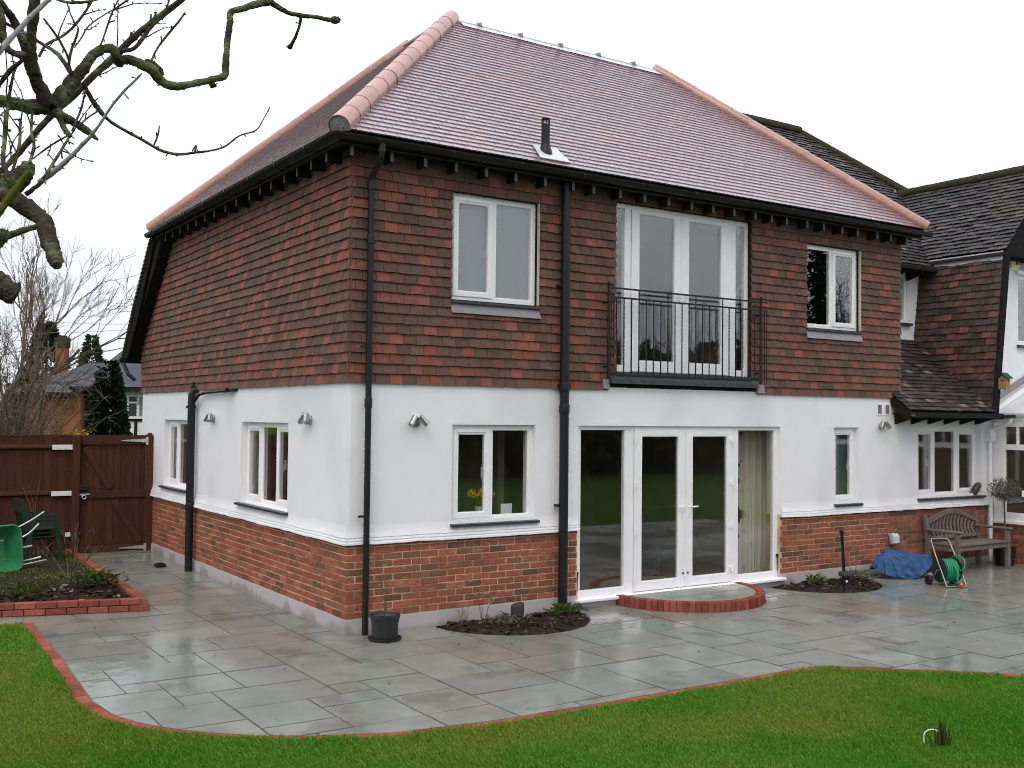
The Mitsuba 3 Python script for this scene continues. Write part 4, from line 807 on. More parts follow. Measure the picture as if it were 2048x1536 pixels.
# planting beds against the wall
def mound(poly, h, seed, step=.05, z0=-.02):
    x0, y0, x1, y1 = poly.bounds; X_, Y_ = np.meshgrid(np.arange(x0, x1 + step, step), np.arange(y0, y1 + step, step)); P = np.c_[X_.ravel(), Y_.ravel()]
    P = P[shapely.contains_xy(poly.buffer(-.01), P[:, 0], P[:, 1])]; e = np.array([poly.exterior.interpolate(s).coords[0] for s in np.arange(0, poly.length, step)])
    P = np.vstack([P, e]); from_scipy = __import__('scipy.spatial', fromlist=['Delaunay']); tri = from_scipy.Delaunay(P).simplices
    ce = P[tri].mean(1); tri = tri[shapely.contains_xy(poly, ce[:, 0], ce[:, 1])]
    d = np.array(shapely.distance(poly.exterior, shapely.points(P))); z = z0 + h * np.clip(d / .15, 0, 1) ** .7 + (meshkit.fbm(np.c_[P * 14, P[:, :1] * 0], 3, seed) - .5) * .05 * np.clip(d / .05, .2, 1)
    return MB().add(np.c_[P, z], tri), lambda x, y: z[np.argmin((P[:, 0] - x) ** 2 + (P[:, 1] - y) ** 2)]
def chips(poly, zf, n, seed, tone=(4, 4, 2.5, .25), size=(.008, .03)):
    rng = random.Random(seed); m = MB(); x0, y0, x1, y1 = poly.bounds; i = 0
    while i < n:
        x, y = rng.uniform(x0, x1), rng.uniform(y0, y1)
        if not poly.contains(shapely.Point(x, y)): continue
        i += 1; s = rng.uniform(*size); c = np.array([x, y, zf(x, y) + s * .2])
        hull(m, c + np.array([[rng.gauss(0, 1), rng.gauss(0, 1), rng.gauss(0, .45)] for _ in range(7)]) * s * .7, (pick(rng, *tone), rng.random()))
    return m
def leafy(m, c, n, r, h, ln, w, rng, up=.6, uvf=None):
    for _ in range(n):
        a = rng.random() * 6.283; d = np.array([math.cos(a) * (1 - up * rng.random()), math.sin(a) * (1 - up * rng.random()), up * rng.uniform(.3, 1.4)]); d /= np.linalg.norm(d)
        b = np.array(c) + np.array([rng.gauss(0, r * .4), rng.gauss(0, r * .4), rng.uniform(0, h)]); s = np.cross(d, [0.1, .2, 1]); s /= np.linalg.norm(s); L = ln * rng.uniform(.6, 1.3); W = w * rng.uniform(.7, 1.2)
        n_ = np.cross(s, d) * L * .12
        quad(m, b, b + d * L * .5 + s * W * .5 + n_, b + d * L - n_, b + d * L * .5 - s * W * .5 + n_, (rng.random(), rng.random()))
def bed(poly, seed, label):
    k = num('soil_bed'); mb, zf = mound(poly, .05, seed); scene[k] = mb.shape('m_soil', True); labels[k] = {'kind': 'structure', 'label': label}
    put(k + '__bark_chips', chips(poly, zf, 620, seed), 'm_chip', kind='stuff'); return zf
z1 = bed(BED1, 3, 'half round bed of dark bark soil left of the patio door'); z2 = bed(BED2, 4, 'half round bed of dark bark soil right of the patio door')
rng = random.Random(12)
def plant(name, label, cat, c, n, r, h, ln, w, up=.6, bsdf='m_leaf', group=None):
    m = MB(); leafy(m, c, n, r, h, ln, w, rng, up); return one(name, m, bsdf, label, cat, group)
plant('bed_plant', 'grey green low plant in the left bed beside the black bollard', 'plant', (1.72, -.48, .03), 110, .3, .06, .09, .02, bsdf='m_oliveleaf')
plant('bed_plant', 'fresh green tuft in the left bed at the foot of the thick soil pipe', 'plant', (2.6, -.32, .03), 70, .16, .06, .12, .016, bsdf='m_leaf')
plant('bed_plant', 'grey green tuft at the right end of the left bed', 'plant', (2.80, -.25, .03), 90, .16, .05, .09, .015, bsdf='m_oliveleaf')
plant('bed_plant', 'green tuft in the right bed nearest the patio door', 'plant', (6.92, -.35, .03), 60, .14, .06, .13, .018)
plant('bed_plant', 'straggly grey green plant at the right end of the right bed', 'plant', (7.85, -.38, .03), 100, .26, .1, .10, .014, bsdf='m_oliveleaf')
def stems(name, label, c, n, h, spread, seed, bsdf='m_twig', r=.004):
    rg = random.Random(seed); m = MB()
    for i in range(n):
        a = rg.random() * 6.28; p = np.array(c) + [rg.gauss(0, .02), rg.gauss(0, .02), 0]; P = [p]; d = np.array([math.cos(a) * spread, math.sin(a) * spread, 1.0])
        for j in range(4):
            d = d + [rg.gauss(0, .1), rg.gauss(0, .1), 0]; P.append(P[-1] + d / np.linalg.norm(d) * h * rg.uniform(.2, .28))
        tube(m, P, np.linspace(r, r * .4, 5), 4, (rg.random(), .5), cap=False)
        for j in (2, 3):
            e = P[j] + np.array([rg.gauss(0, 1), rg.gauss(0, 1), 1.2]) * h * .09; tube(m, [P[j], e], [r * .6, r * .3], 3, (rg.random(), .5), cap=False)
    return one(name, m, bsdf, label, 'plant')
stems('bare_shrub', 'bare brown stems rising from the middle of the left bed', (1.52, -.33, 0), 5, .55, .14, 3)
stems('bare_shrub', 'thin pale stems at the left end of the left bed', (1.25, -.3, 0), 4, .32, .2, 4)
stems('bare_shrub', 'thin pale stems in front of the plinth at the right bed', (7.95, -.15, 0), 5, .42, .2, 6)
k = thing('garden_bollard', 'black garden bollard light with sloping top in the left bed', 'bollard')
m = MB(); hull(m, [(1.90 + .055 * math.cos(a), -.42 + .055 * math.sin(a), z) for a in np.arange(12) * math.pi / 6 for z in (0, .12)]); put(k + '__post', m, 'm_potblack', smooth=40)
m = MB(); hull(m, [(1.90 + .075 * math.cos(a), -.42 + .075 * math.sin(a), z + (.02 * math.cos(a) if z > .12 else 0)) for a in np.arange(14) * math.pi / 7 for z in (.10, .22)]); put(k + '__head', m, 'm_silltile', smooth=30)
k = thing('garden_bollard', 'black mushroom topped garden bollard light in the right bed', 'bollard')
m = MB(); lathe(m, [(.06, 0), (.055, .1), (.06, .15)], (7.38, -.5, 0), sides=14); put(k + '__post', m, 'm_potblack', smooth=40)
m = MB(); lathe(m, [(0, .14), (.1, .145), (.105, .16), (.1, .19), (.06, .205), (0, .208)], (7.38, -.5, 0), sides=18); put(k + '__cap', m, 'm_silltile', smooth=40)
m = MB(); lathe(m, [(0, 0), (.018, 0), (.018, .004)], (7.33, -.555, .08), (-.5, -.86, 0), 8); put(k + '__white_dot', m, 'm_white')
m = MB(); tube(m, smooth_path([(7.52, -.35, -.02), (7.525, -.34, .3), (7.515, -.33, .55), (7.50, -.33, .72)], 3), .021, 7, jit=.12, rng=np.random.default_rng(1)); tube(m, [(7.47, -.33, .735), (7.53, -.33, .72)], .024, 6)
one('standpipe', m, 'm_darkwood', 'thin dark upright post standing in the right bed against the brick wall', 'post')
# half round door step
k = thing('door_step', 'half round door step with brick rim and slab top in front of the patio door', 'step')
cx, cy, r = 4.72, -.01, 1.075
m = MB().man(extr(Polygon(arc(cx, cy, r - .035)), -.05, .07)); put(k + '__core', m, 'm_mortar')
rng = random.Random(9); n = 44
for i in range(n):
    a = math.pi + (i + .5) * math.pi / n; c, s = math.cos(a), math.sin(a); w = r * math.pi / n / 2 - .004; m = MB()
    M = np.eye(4); M[:3, 0] = [c, s, 0]; M[:3, 1] = [-s, c, 0]; M[:3, 3] = [cx, cy, 0]
    hull(m, [M[:3, :3] @ [rr, e * w * rr / r, z] + M[:3, 3] for rr, z in ((r - .105, -.03), (r - .105, .118), (r - .005, .118), (r, .112), (r, -.03)) for e in (-1, 1)], (rng.random(), rng.random())); put(k + '__brick', m, 'm_redbrick')
inner = Polygon(arc(cx, cy, r - .112))
for p in (sbox(3.5, -.47, 4.33, 0), sbox(4.338, -.47, 5.2, 0), sbox(5.208, -.47, 6, 0), sbox(3.5, -1.2, 4.77, -.478), sbox(4.778, -1.2, 6, -.478)):
    q = p.intersection(inner)
    if q.area > .01: put(k + '__slab', MB().man(extr(q.buffer(-.003), .07, .111), (pick(rng, 2, 4, 2, .5), rng.random())), 'm_slab')

# ---------------------------------------------------------------- pot, bench, hose reel, covered heap, olive tree
k = thing('plant_pot', 'black plastic flower pot on a saucer beside the house corner', 'plant pot')
c = (.265, -.40, 0)
m = MB(); lathe(m, [(0, .012), (.13, .012), (.135, .03), (.14, .18), (.152, .225), (.155, .228), (.157, .262), (.150, .265), (.143, .235), (.13, .22)], c, sides=28); put(k + '__tub', m, 'm_potblack', smooth=40)
m = MB(); lathe(m, [(0, .0), (.165, .0), (.178, .028), (.172, .03), (.16, .012), (0, .012)], c, sides=28); put(k + '__saucer', m, 'm_potblack', smooth=40)
m = MB(); lathe(m, [(0, .218), (.14, .214)], c, sides=20); put(k + '__soil', m, 'm_soil')
stems('pot_shrub', 'dry bare stems growing from the black flower pot', (.27, -.4, .2), 5, .58, .1, 8, r=.0035)
B = thing('garden_bench', 'weathered grey wooden bench with curved back against the old brick wall', 'bench')
x0, x1, yb, yf = 9.78, 11.10, -.14, -.64
def bx(nm, *a, c=.006, key=B):
    m = MB(); box(m, *a, c, uv=(.5, rng.random())); return put(f'{key}__{nm}', m, 'm_bench')
for x in (x0, x1):
    m = MB(); hull(m, [(x + s, y, z) for s in (-.032, .032) for y, z in ((yb - .03, 0), (yb + .04, 0), (yb - .03, .42), (yb + .04, .42))]); hull(m, [(x + s, y, z) for s in (-.032, .032) for y, z in ((yb - .03, .42), (yb + .04, .42), (yb + .05, .86), (yb + .09, .86))]); put(B + '__leg', m, 'm_bench')
    bx('leg', x - .034, x + .034, yf - .03, yf + .035, 0, .615)
    bx('armrest', x - .05, x + .05, yf - .07, yb + .05, .615, .65, c=.012); bx('side_rail', x - .015, x + .015, yf, yb, .33, .41)
bx('seat_rail', x0, x1, yf - .012, yf + .012, .34, .415); bx('seat_rail', x0, x1, yb - .02, yb + .005, .34, .415)
for i in range(5): bx('seat_slat', x0 - .03, x1 + .03, yf - .045 + i * .1, yf + .045 + i * .1, .418, .44)
P = [(x0 - .03 + (x1 - x0 + .06) * t, .78 + .15 * math.sin(math.pi * t) ** 1.6) for t in np.linspace(0, 1, 19)]
m = MB()
for (a, za), (b, zb) in zip(P[:-1], P[1:]): hull(m, [(x, y, z) for y in (yb + .03, yb + .075) for x, z in ((a, za), (b, zb), (a, za - .075), (b, zb - .075))])
put(B + '__top_rail', m, 'm_bench'); bx('lower_rail', x0, x1, yb + .0, yb + .035, .47, .52)
for i in range(13):
    t = (i + 1) / 14; x = x0 + (x1 - x0) * t; zt = .72 + .15 * math.sin(math.pi * t) ** 1.6; m = MB(); S = np.linspace(0, 1, 7)
    pt = [(x - .035 * math.sin(math.pi * 1.3 * s) * 1.0, yb + .012 + .04 * s + .015 * math.sin(math.pi * s), .5 + (zt - .49) * s) for s in S]
    for a, b in zip(pt[:-1], pt[1:]): hull(m, [(p[0] + e, p[1] + f, p[2]) for p in (a, b) for e in (-.021, .021) for f in (-.008, .008)], (.5, .3 + .05 * i))
    put(B + '__back_slat', m, 'm_bench')
HR = thing('hose_reel', 'green garden hose wound on a grey metal reel cart', 'hose reel')
o = np.array([8.68, -1.2, .222]); SC = .82; ax = np.array([.94, -.34, 0]); ax /= np.linalg.norm(ax); fw = np.array([-ax[1] * -1, -ax[0], 0]); fw = np.array([ax[1], -ax[0], 0]); up = np.array([0, 0, 1.0])
def q3(a, f, z): return o + (ax * a + fw * f + up * z) * SC
rg = random.Random(3); m = MB(); P = []
for layer in range(3):
    n = 7
    for i in range(n * 24):
        t = i / 24; a = (-.13 + .26 * t / n) * (1 if layer % 2 == 0 else -1); r = .125 + .026 * layer + rg.uniform(-.002, .002); th = 2 * math.pi * t; P.append(q3(a, r * math.cos(th), r * math.sin(th)))
tube(m, P, .0135, 6)
loop = smooth_path([q3(.12, .18, 0), q3(.16, .24, .05), q3(.18, .2, .2), q3(.17, .0, .24), q3(.16, -.14, .1), q3(.18, -.1, -.2), q3(.2, .1, -.26), q3(.18, .2, -.2)], 5); tube(m, loop, .0135, 6)
tube(m, smooth_path([q3(.0, .19, .1), q3(.02, .26, -.02), q3(.0, .28, -.14), q3(.04, .3, -.2)], 5), .0135, 6); put(HR + '__hose', m, 'm_hose', smooth=True)
m = MB(); lathe(m, [(.02, -.12), (.09, -.12), (.09, .12), (.02, .12)], o, ax, 20); put(HR + '__drum', m, 'm_greenplastic', smooth=40)
for a in (-.15, .15):
    m = MB(); lathe(m, [(.03, a * SC - .004), (.165, a * SC - .004), (.176, a * SC), (.165, a * SC + .004), (.03, a * SC + .004)], o, ax, 24); put(HR + '__flange', m, 'm_greenplastic', smooth=40)
m = MB()
for a in (-.19, .19): tube(m, smooth_path([q3(a, .26, -.25), q3(a, .12, -.02), q3(a, -.05, .25), q3(a * .95, -.16, .43)], 4), .011, 8)
tube(m, smooth_path([q3(-.18, -.16, .43), q3(-.17, -.2, .49), q3(-.1, -.22, .51), q3(.1, -.22, .51), q3(.17, -.2, .49), q3(.18, -.16, .43)], 4), .011, 8)
tube(m, [q3(-.2, .26, -.25), q3(.2, .26, -.25)], .011, 8)
for a in (-.19, .19): tube(m, smooth_path([q3(a, .0, .0), q3(a, -.1, -.12), q3(a, -.17, -.2)], 3), .011, 8)
tube(m, [q3(-.25, -.17, -.2), q3(.25, -.17, -.2)], .009, 8); tube(m, [q3(-.2, 0, 0), q3(.24, 0, 0)], .012, 8); put(HR + '__frame', m, 'm_tube', smooth=True)
for a in (-.24, .24):
    m = MB(); lathe(m, [(0, -.02), (.065, -.02), (.075, -.008), (.075, .008), (.065, .02), (0, .02)], q3(a, -.17, -.195), ax, 18); put(HR + '__wheel', m, 'm_black', smooth=40)
m = MB(); tube(m, [q3(.04, .3, -.19), q3(.05, .31, -.215), q3(.05, .315, -.25)], [.022, .036, .024], 10); put(HR + '__connector', m, 'm_orange', smooth=40)
# a crumpled sheet drawn over a low heap: rows run from the ridge down to the outline on the ground
m = MB(); OUT = smooth_path([(8.30, -.24, .17), (8.42, -.42, .06), (8.66, -.56, .012), (8.86, -.62, .02), (9.06, -.58, .07), (9.32, -.50, .15), (9.50, -.38, .21), (9.48, -.16, .18), (9.0, -.08, .1), (8.5, -.07, .1), (8.30, -.24, .17)], 14)
RID = [(8.44, -.24, .30), (8.58, -.26, .42), (8.74, -.29, .40), (9.05, -.33, .34), (9.42, -.33, .27)]
n1, n2 = len(OUT), 26; s_ = np.linspace(0, 1, n1); rx = np.clip((OUT[:, 0] - 8.3) / 1.15, 0, 1); RP = np.stack([np.interp(rx, np.linspace(0, 1, 5), [q[c] for q in RID]) for c in range(3)], 1)
tt = np.linspace(0, 1, n2)[:, None, None]; G3 = RP[None] * (1 - tt) + OUT[None] * tt
G3[..., 2] += (.075 * np.sin(np.pi * tt[..., 0]) * (1 - .5 * tt[..., 0]))
w = meshkit.fbm(np.stack([s_ * 9, s_ * 0, s_ * 0], 1), 3, 2); ph = 2 * np.pi * (s_ * 15 + 1.6 * w)
fo = (np.abs(np.sin(ph / 2))[None] - .5) * .055 * tt[..., 0] ** 1.3; crk = (np.abs(meshkit.fbm(G3 * 9, 3, 5) - .5) - .12) * .10 + (np.abs(meshkit.noise(G3 * [14, 14, 22], 3) - .5) - .25) * .03
nrm = OUT - OUT.mean(0); nrm[:, 2] = .12; nrm /= np.linalg.norm(nrm, axis=1)[:, None]
G3 = G3 + nrm[None] * (fo + crk * np.minimum(1, .4 + tt[..., 0]))[..., None]; G3[..., 2] = np.maximum(G3[..., 2], .006)
q = [[i * n1 + j, i * n1 + j + 1, (i + 1) * n1 + j + 1, (i + 1) * n1 + j] for i in range(n2 - 1) for j in range(n1 - 1)]
m.add(G3.reshape(-1, 3), q); one('covered_heap', m, 'm_tarp', 'crumpled blue plastic sheet covering a low heap against the wall', 'sheet', smooth=True)
m = MB(); rg = random.Random(8)
hull(m, np.array([9.22, -.62, .03]) + np.array([[rg.gauss(0, .11), rg.gauss(0, .05), rg.gauss(0, .02)] for _ in range(14)])); one('flat_stone', m, 'm_stone', 'flat pale stone on the patio holding down the blue sheet', 'stone')
m = MB(); lathe(m, [(0, 0), (.05, .0), (.06, .06), (.05, .16), (.03, .2), (0, .21)], (9.42, -.3, .1), sides=10); box(m, 9.3, 9.5, -.4, -.2, 0, .12, .02); one('dark_boot', m, 'm_potblack', 'dark object poking out between the blue sheet and the bench', 'boot')
k = thing('olive_tree', 'small grey green standard olive tree in a black pot by the conservatory', 'tree')
c = np.array([11.40, -.40, 0.0]); m = MB(); tube(m, smooth_path([c + [0, 0, .25], c + [.01, 0, .6], c + [0, 0, 1.0], c + [.01, 0, 1.15]], 3), [.016] * 9 + [.012], 6); rg = random.Random(4)
for i in range(26):
    d = np.array([rg.gauss(0, 1), rg.gauss(0, 1), rg.gauss(.3, .7)]); d /= np.linalg.norm(d); tube(m, [c + [0, 0, 1.08], c + [0, 0, 1.15] + d * .12, c + [0, 0, 1.18] + d * rg.uniform(.18, .27) * [1, 1, .8]], [.006, .004, .002], 4)
put(k + '__trunk', m, 'm_twig'); m = MB()
for i in range(700):
    d = np.array([rg.gauss(0, 1), rg.gauss(0, 1), rg.gauss(0, 1)]); d /= np.linalg.norm(d); p = c + [0, 0, 1.20] + d * [.25, .25, .19] * rg.uniform(.45, 1.05); leafy(m, p, 1, .01, .01, .055, .014, rg, .8)
put(k + '__crown', m, 'm_oliveleaf'); m = MB(); box(m, 11.47, 11.56, -.66, -.655, 1.12, 1.22, .002); put(k + '__label_tag', m, 'm_white')
m = MB(); lathe(m, [(0, 0), (.14, 0), (.175, .28), (.185, .3), (.165, .3), (.16, .26), (0, .25)], c, sides=22); put(k + '__pot', m, 'm_potblack', smooth=40)
k = thing('watering_can', 'dark green watering can on the patio at the right edge of the picture', 'watering can')
c = np.array([11.62, -.95, 0]); m = MB(); lathe(m, [(0, 0), (.11, 0), (.12, .03), (.11, .2), (.09, .24), (.06, .25)], c, sides=20); put(k + '__body', m, 'm_greenplastic', smooth=40)
m = MB(); tube(m, smooth_path([c + [-.1, 0, .22], c + [-.14, 0, .3], c + [0, 0, .34], c + [.1, 0, .26], c + [.14, 0, .12]], 4), .012, 8); put(k + '__handle', m, 'm_greenplastic', smooth=True)
m = MB(); tube(m, [c + [.1, 0, .05], c + [.24, -.05, .22], c + [.3, -.06, .26]], [.03, .018, .02], 8); put(k + '__spout', m, 'm_greenplastic', smooth=True)
# tall daffodil shoots and a hoop in the lawn
m = MB(); rg = random.Random(7)
for i in range(46):
    a = rg.random() * 6.28; r = abs(rg.gauss(0, .035)); p = np.array([2.11 + r * math.cos(a), -5.60 + r * math.sin(a), -.02]); h = rg.uniform(.12, .21); ln = np.array([math.cos(a), math.sin(a), 0]) * r * rg.uniform(.2, .8); s = np.array([-math.sin(a), math.cos(a), 0]) * .006
    m.add([p - s, p + s, p + ln * .5 + s + [0, 0, h * .6], p + ln * .5 - s + [0, 0, h * .6], p + ln + [0, 0, h]], [[0, 1, 2], [0, 2, 3], [3, 2, 4]], (.1 + .3 * rg.random(), rg.random()))
one('daffodil_shoots', m, 'm_leaf', 'clump of dark green upright shoots in the lawn at bottom right', 'plant')
m = MB(); P = [(2.07 + .06 * .83 * math.cos(t), -5.55 - .06 * .55 * math.cos(t), .055 + .045 * math.sin(t)) for t in np.linspace(.15, math.pi, 15)]; P = P + [(P[-1][0], P[-1][1], -.02)]; tube(m, P, .004, 6); one('wire_hoop', m, 'm_white', 'small white wire hoop in the lawn beside the green shoots', 'hoop')

# leaf litter and crumbs on the wet slabs and the grass
m = MB(); rg = random.Random(23)
for i in range(95):
    x, y = rg.uniform(-2.6, 10.5), rg.uniform(-3.3, 1.8) if rg.random() < .6 else rg.uniform(-1.3, -.1)
    if not PATIO.contains(shapely.Point(x, y)) or holes.contains(shapely.Point(x, y)): continue
    a = rg.random() * 6.28; L = rg.uniform(.008, .03); d = np.array([math.cos(a), math.sin(a), 0]); s = np.array([-d[1], d[0], 0]); c = np.array([x, y, .006])
    quad(m, c - d * L, c + s * L * .4 + [0, 0, .006], c + d * L + [0, 0, .002], c - s * L * .4, (rg.uniform(0, .7), rg.random()))
for i in range(170):
    x, y = rg.uniform(-4.5, 5), rg.uniform(-6.5, 2.2); p = shapely.Point(x, y)
    if not LP.contains(p): continue
    a = rg.random() * 6.28; L = rg.uniform(.006, .017); d = np.array([math.cos(a), math.sin(a), 0]); s = np.array([-d[1], d[0], 0]); c = np.array([x, y, .022])
    quad(m, c - d * L, c + s * L * .5 + [0, 0, .008], c + d * L + [0, 0, .004], c - s * L * .5, (rg.uniform(.2, 1), rg.random()))
k = put('leaf_litter', m, 'm_chip', kind='stuff'); labels[k]['label'] = 'small dead leaves scattered on the wet patio and the lawn'
# ---------------------------------------------------------------- left: fence, gate, raised bed, barrow, chairs
def boards(owner, x0, x1, y, z0, z1, w, seed, ztop=None):
    rg = random.Random(seed); x = x0
    while x < x1 - .02:
        b = min(x + w - .003, x1); m = MB(); d = rg.uniform(-.003, .003); box(m, x, b, y + d, y + d + .018, z0, z1 + rg.uniform(-.004, .004), .003, uv=(.5, rg.random())); put(owner + '__board', m, 'm_fence'); x += w
FE = thing('garden_fence', 'dark brown boarded fence with galvanised rail brackets left of the gate', 'fence')
boards(FE, -4.2, -1.275, 7.80, .06, 1.935, .105, 1)
for z0, z1 in ((1.725, 1.80), (.99, 1.06), (.32, .39)):
    m = MB(); hull(m, [(x, y, z) for x in (-4.2, -1.275) for y, z in ((7.798, z0 - .01), (7.798, z1 + .01), (7.745, (z0 + z1) / 2 + .012), (7.745, (z0 + z1) / 2 - .012))], (.5, .5)); put(FE + '__rail', m, 'm_fence')
for x0, x1, z0, z1 in ((-1.58, -1.276, 1.722, 1.80), (-1.58, -1.276, .985, 1.062), (-1.36, -1.276, .33, .40)):
    m = MB(); box(m, x0, x1, 7.728, 7.744, z0, z1, .004); put(FE + '__rail_bracket', m, 'm_zinc')
for x in (-1.27, -3.1):
    m = MB(); box(m, x, x + .115, 7.72, 7.83, 0, 1.955, .008, uv=(.5, .6)); put(FE + '__post', m, 'm_fence')
m = MB(); box(m, -4.2, -1.275, 7.785, 7.83, 1.94, 1.965, .004, uv=(.5, .7)); put(FE + '__capping', m, 'm_fence')
GT = thing('garden_gate', 'dark brown boarded gate with diagonal braces against the house wall', 'gate')
boards(GT, -1.14, -.115, 7.80, .05, 1.94, .104, 2)
for z0, z1 in ((1.80, 1.955), (.93, 1.045), (.045, .15)):
    m = MB(); box(m, -1.14, -.115, 7.762, 7.798, z0, z1, .004, uv=(.5, rng.random())); put(GT + '__ledge', m, 'm_fence')
for (xa, za), (xb, zb) in (((-1.10, 1.80), (-.66, 1.045)), ((-.63, .93), (-.17, .15))):
    m = MB(); d = np.array([xb - xa, zb - za]); d /= np.linalg.norm(d); n2 = np.array([-d[1], d[0]]) * .05
    hull(m, [(x + e * n2[0], y, z + e * n2[1]) for x, z in ((xa + d[0] * .04, za + d[1] * .05), (xb - d[0] * .04, zb - d[1] * .05)) for e in (-1, 1) for y in (7.768, 7.797)], (.5, .4)); put(GT + '__brace', m, 'm_fence')
m = MB(); hull(m, [(x, y, z) for y in (7.74, 7.80) for x, z in ((-.115, .03), (-.005, .03), (-.005, 1.93), (-.03, 1.985), (-.06, 1.995), (-.115, 1.96))], (.5, .8)); put(GT + '__hanging_post', m, 'm_fence')
for z in (1.865, .10):
    m = MB(); hull(m, [(x, y, zz) for y in (7.735, 7.760) for x, zz in ((-.13, z - .03), (-.13, z + .03), (-.52, z + .006), (-.52, z - .006))]); box(m, -.13, -.09, 7.732, 7.739, z - .07, z + .06, .003); put(GT + '__hinge', m, 'm_galv')
m = MB(); box(m, -1.17, -1.02, 7.715, 7.76, 1.06, 1.15, .01); put(GT + '__lock_case', m, 'm_black')
m = MB(); tube(m, [(-1.09 + .03 * math.cos(t), 7.72, .955 + .03 * math.sin(t)) for t in np.linspace(0, 2 * math.pi, 15)], .007, 6); box(m, -1.18, -1.0, 7.735, 7.761, .985, 1.01, .003); put(GT + '__latch', m, 'm_galv')
m = MB(); box(m, -1.14, .0, 7.7, 7.85, -.02, .03, .004); one('gate_threshold', m, 'm_stone', 'pale stone strip on the ground under the gate', 'threshold')
m = MB(); box(m, -.40, -.25, 5.9, 6.06, .002, .045, .01); box(m, -.37, -.28, 5.93, 6.03, .044, .06, .006); one('drain_cover', m, 'm_black', 'small black block on the side path near the gate', 'drain')
# raised bed
RB = thing('raised_bed', 'low red brick raised bed filled with soil and rough grass', 'raised bed')
A, Bp = np.array([-1.395, 2.425]), np.array([-1.25, 7.70]); dF = np.array([-.9626, .271]); rg = random.Random(15)
dS = (Bp - A) / np.linalg.norm(Bp - A)
def wallrun(d, L, sgn, off):
    n = np.array([d[1], -d[0]]) * sgn; ang = math.degrees(math.atan2(d[1], d[0]))
    for c in range(2):
        s = off if c % 2 == 0 else off + .1125; zt = (.002, .079)[c]
        s0 = 0 if c % 2 == 0 else .1
        t = s0
        while t < L:
            ln = .215 if t > .11 or c % 2 == 0 else .215; m = MB(); y0, y1 = (0, .1025) if sgn > 0 else (-.1025, 0)
            jj = rg.uniform(-.002, .002); box(m, t, min(t + ln, L), y0 + jj, y1 + jj, zt, zt + .069, .006, uv=(rg.random(), rg.random()), M=rotz(ang, (A[0], A[1], 0))); put(RB + '__brick', m, 'm_redbrick'); t += .225
wallrun(dF, 3.6, -1, 0); wallrun(dS, 5.25, 1, 0)
nF, nS = np.array([dF[1], -dF[0]]), np.array([-dS[1], dS[0]])
core = LineString([A + dF * 4.5 + np.array([.05, .09]) , A + np.array([-.05, .09]) + 0 * dF, Bp + [-.05, 0]]).buffer(.044, cap_style='flat', join_style='mitre')
put(RB + '__mortar', MB().man(extr(core, -.02, .142)), 'm_mortar_old')
SOILP = Polygon([A + [-.09, .12], Bp + [-.09, 0], (-5.5, 7.7), A + dF * 4.4 + [-.03, .13]])
mb, zf = mound(SOILP, .03, 21, .09, .09); put(RB + '__earth', mb, 'm_soil', True)
corner = SOILP.intersection(Polygon([(-1.2, 2.2), (-1.2, 4.4), (-2.3, 4.0), (-3.1, 3.6), (-3.3, 2.6)]))
put(RB + '__soil_clods', chips(corner, zf, 520, 5, (5, 3, 1.5, .35), (.012, .045)), 'm_chip', kind='stuff')
g_ = np.random.default_rng(9)
gp_ = SOILP.difference(corner.buffer(.05)); mbl = blades(gp_, 90000, .015, .042, .005, SOILP.bounds)
for v in mbl.v: v[:, 2] += .115
k = put('rough_grass', mbl, 'm_blade', kind='stuff'); labels[k]['label'] = 'rough grass growing in the raised bed'
rng = random.Random(31)
plant('bed_plant', 'low dark green plant at the back corner of the raised bed soil', 'plant', (-1.72, 3.75, .16), 200, .32, .10, .11, .03)
plant('bed_plant', 'dark leafy weed in the raised bed soil at left', 'plant', (-2.62, 3.3, .15), 150, .3, .12, .1, .022)
stems('bed_shrub', 'bare pinkish twiggy shrub in the raised bed', (-1.95, 4.2, .15), 12, .62, .7, 14, r=.006)
stems('bed_shrub', 'bare twigs beside the gate post at the far end of the raised bed', (-1.38, 6.9, .15), 9, .55, .6, 15, r=.006)
stems('bed_shrub', 'tall thin bare stem in front of the fence boards', (-1.9, 6.9, .15), 3, 1.15, .06, 17, r=.006)
# wheelbarrow tipped up
WB = thing('wheelbarrow', 'green wheelbarrow tipped on its side at the left edge of the picture', 'wheelbarrow')
def rrect(w, h, r, n=6):
    return [(sx * (w / 2 - r) + r * math.cos(t), sy * (h / 2 - r) + r * math.sin(t)) for sx, sy, a0 in ((1, 1, 0), (-1, 1, 90), (-1, -1, 180), (1, -1, 270)) for t in np.radians(np.linspace(a0, a0 + 90, n))]
O_ = np.array([-2.74, 5.75, .41]); ex = np.array([.97, .10, .05]); ex /= np.linalg.norm(ex); ez = np.array([-.05, .12, 1.0]); ez -= ex * (ex @ ez); ez /= np.linalg.norm(ez); ey = np.cross(ez, ex)
def wp(a, b, c): return O_ + ex * a + ez * b + ey * c   # ey points away from the camera
rings = [(.92, .62, .10, .0), (.90, .60, .10, .0), (.62, .42, .12, .30)]
vs = []
for w, h, r, dpt in rings + [(.60, .40, .12, .302)]: vs += [wp(a, b, dpt) for a, b in rrect(w, h, r)]
n = 24; m = MB(); v = np.array(vs); q = [[i * n + j, i * n + (j + 1) % n, (i + 1) * n + (j + 1) % n, (i + 1) * n + j] for i in range(3) for j in range(n)]; m.add(v, q); m.add(v[-n:], [[0, i, i + 1] for i in range(1, n - 1)]); put(WB + '__tray', m, 'm_barrow', smooth=30)
m = MB(); lp = [wp(a, b, -.005) for a, b in rrect(.93, .63, .11)]; tube(m, lp + lp[:1], .013, 8); put(WB + '__rim', m, 'm_barrow', smooth=True)
m = MB()
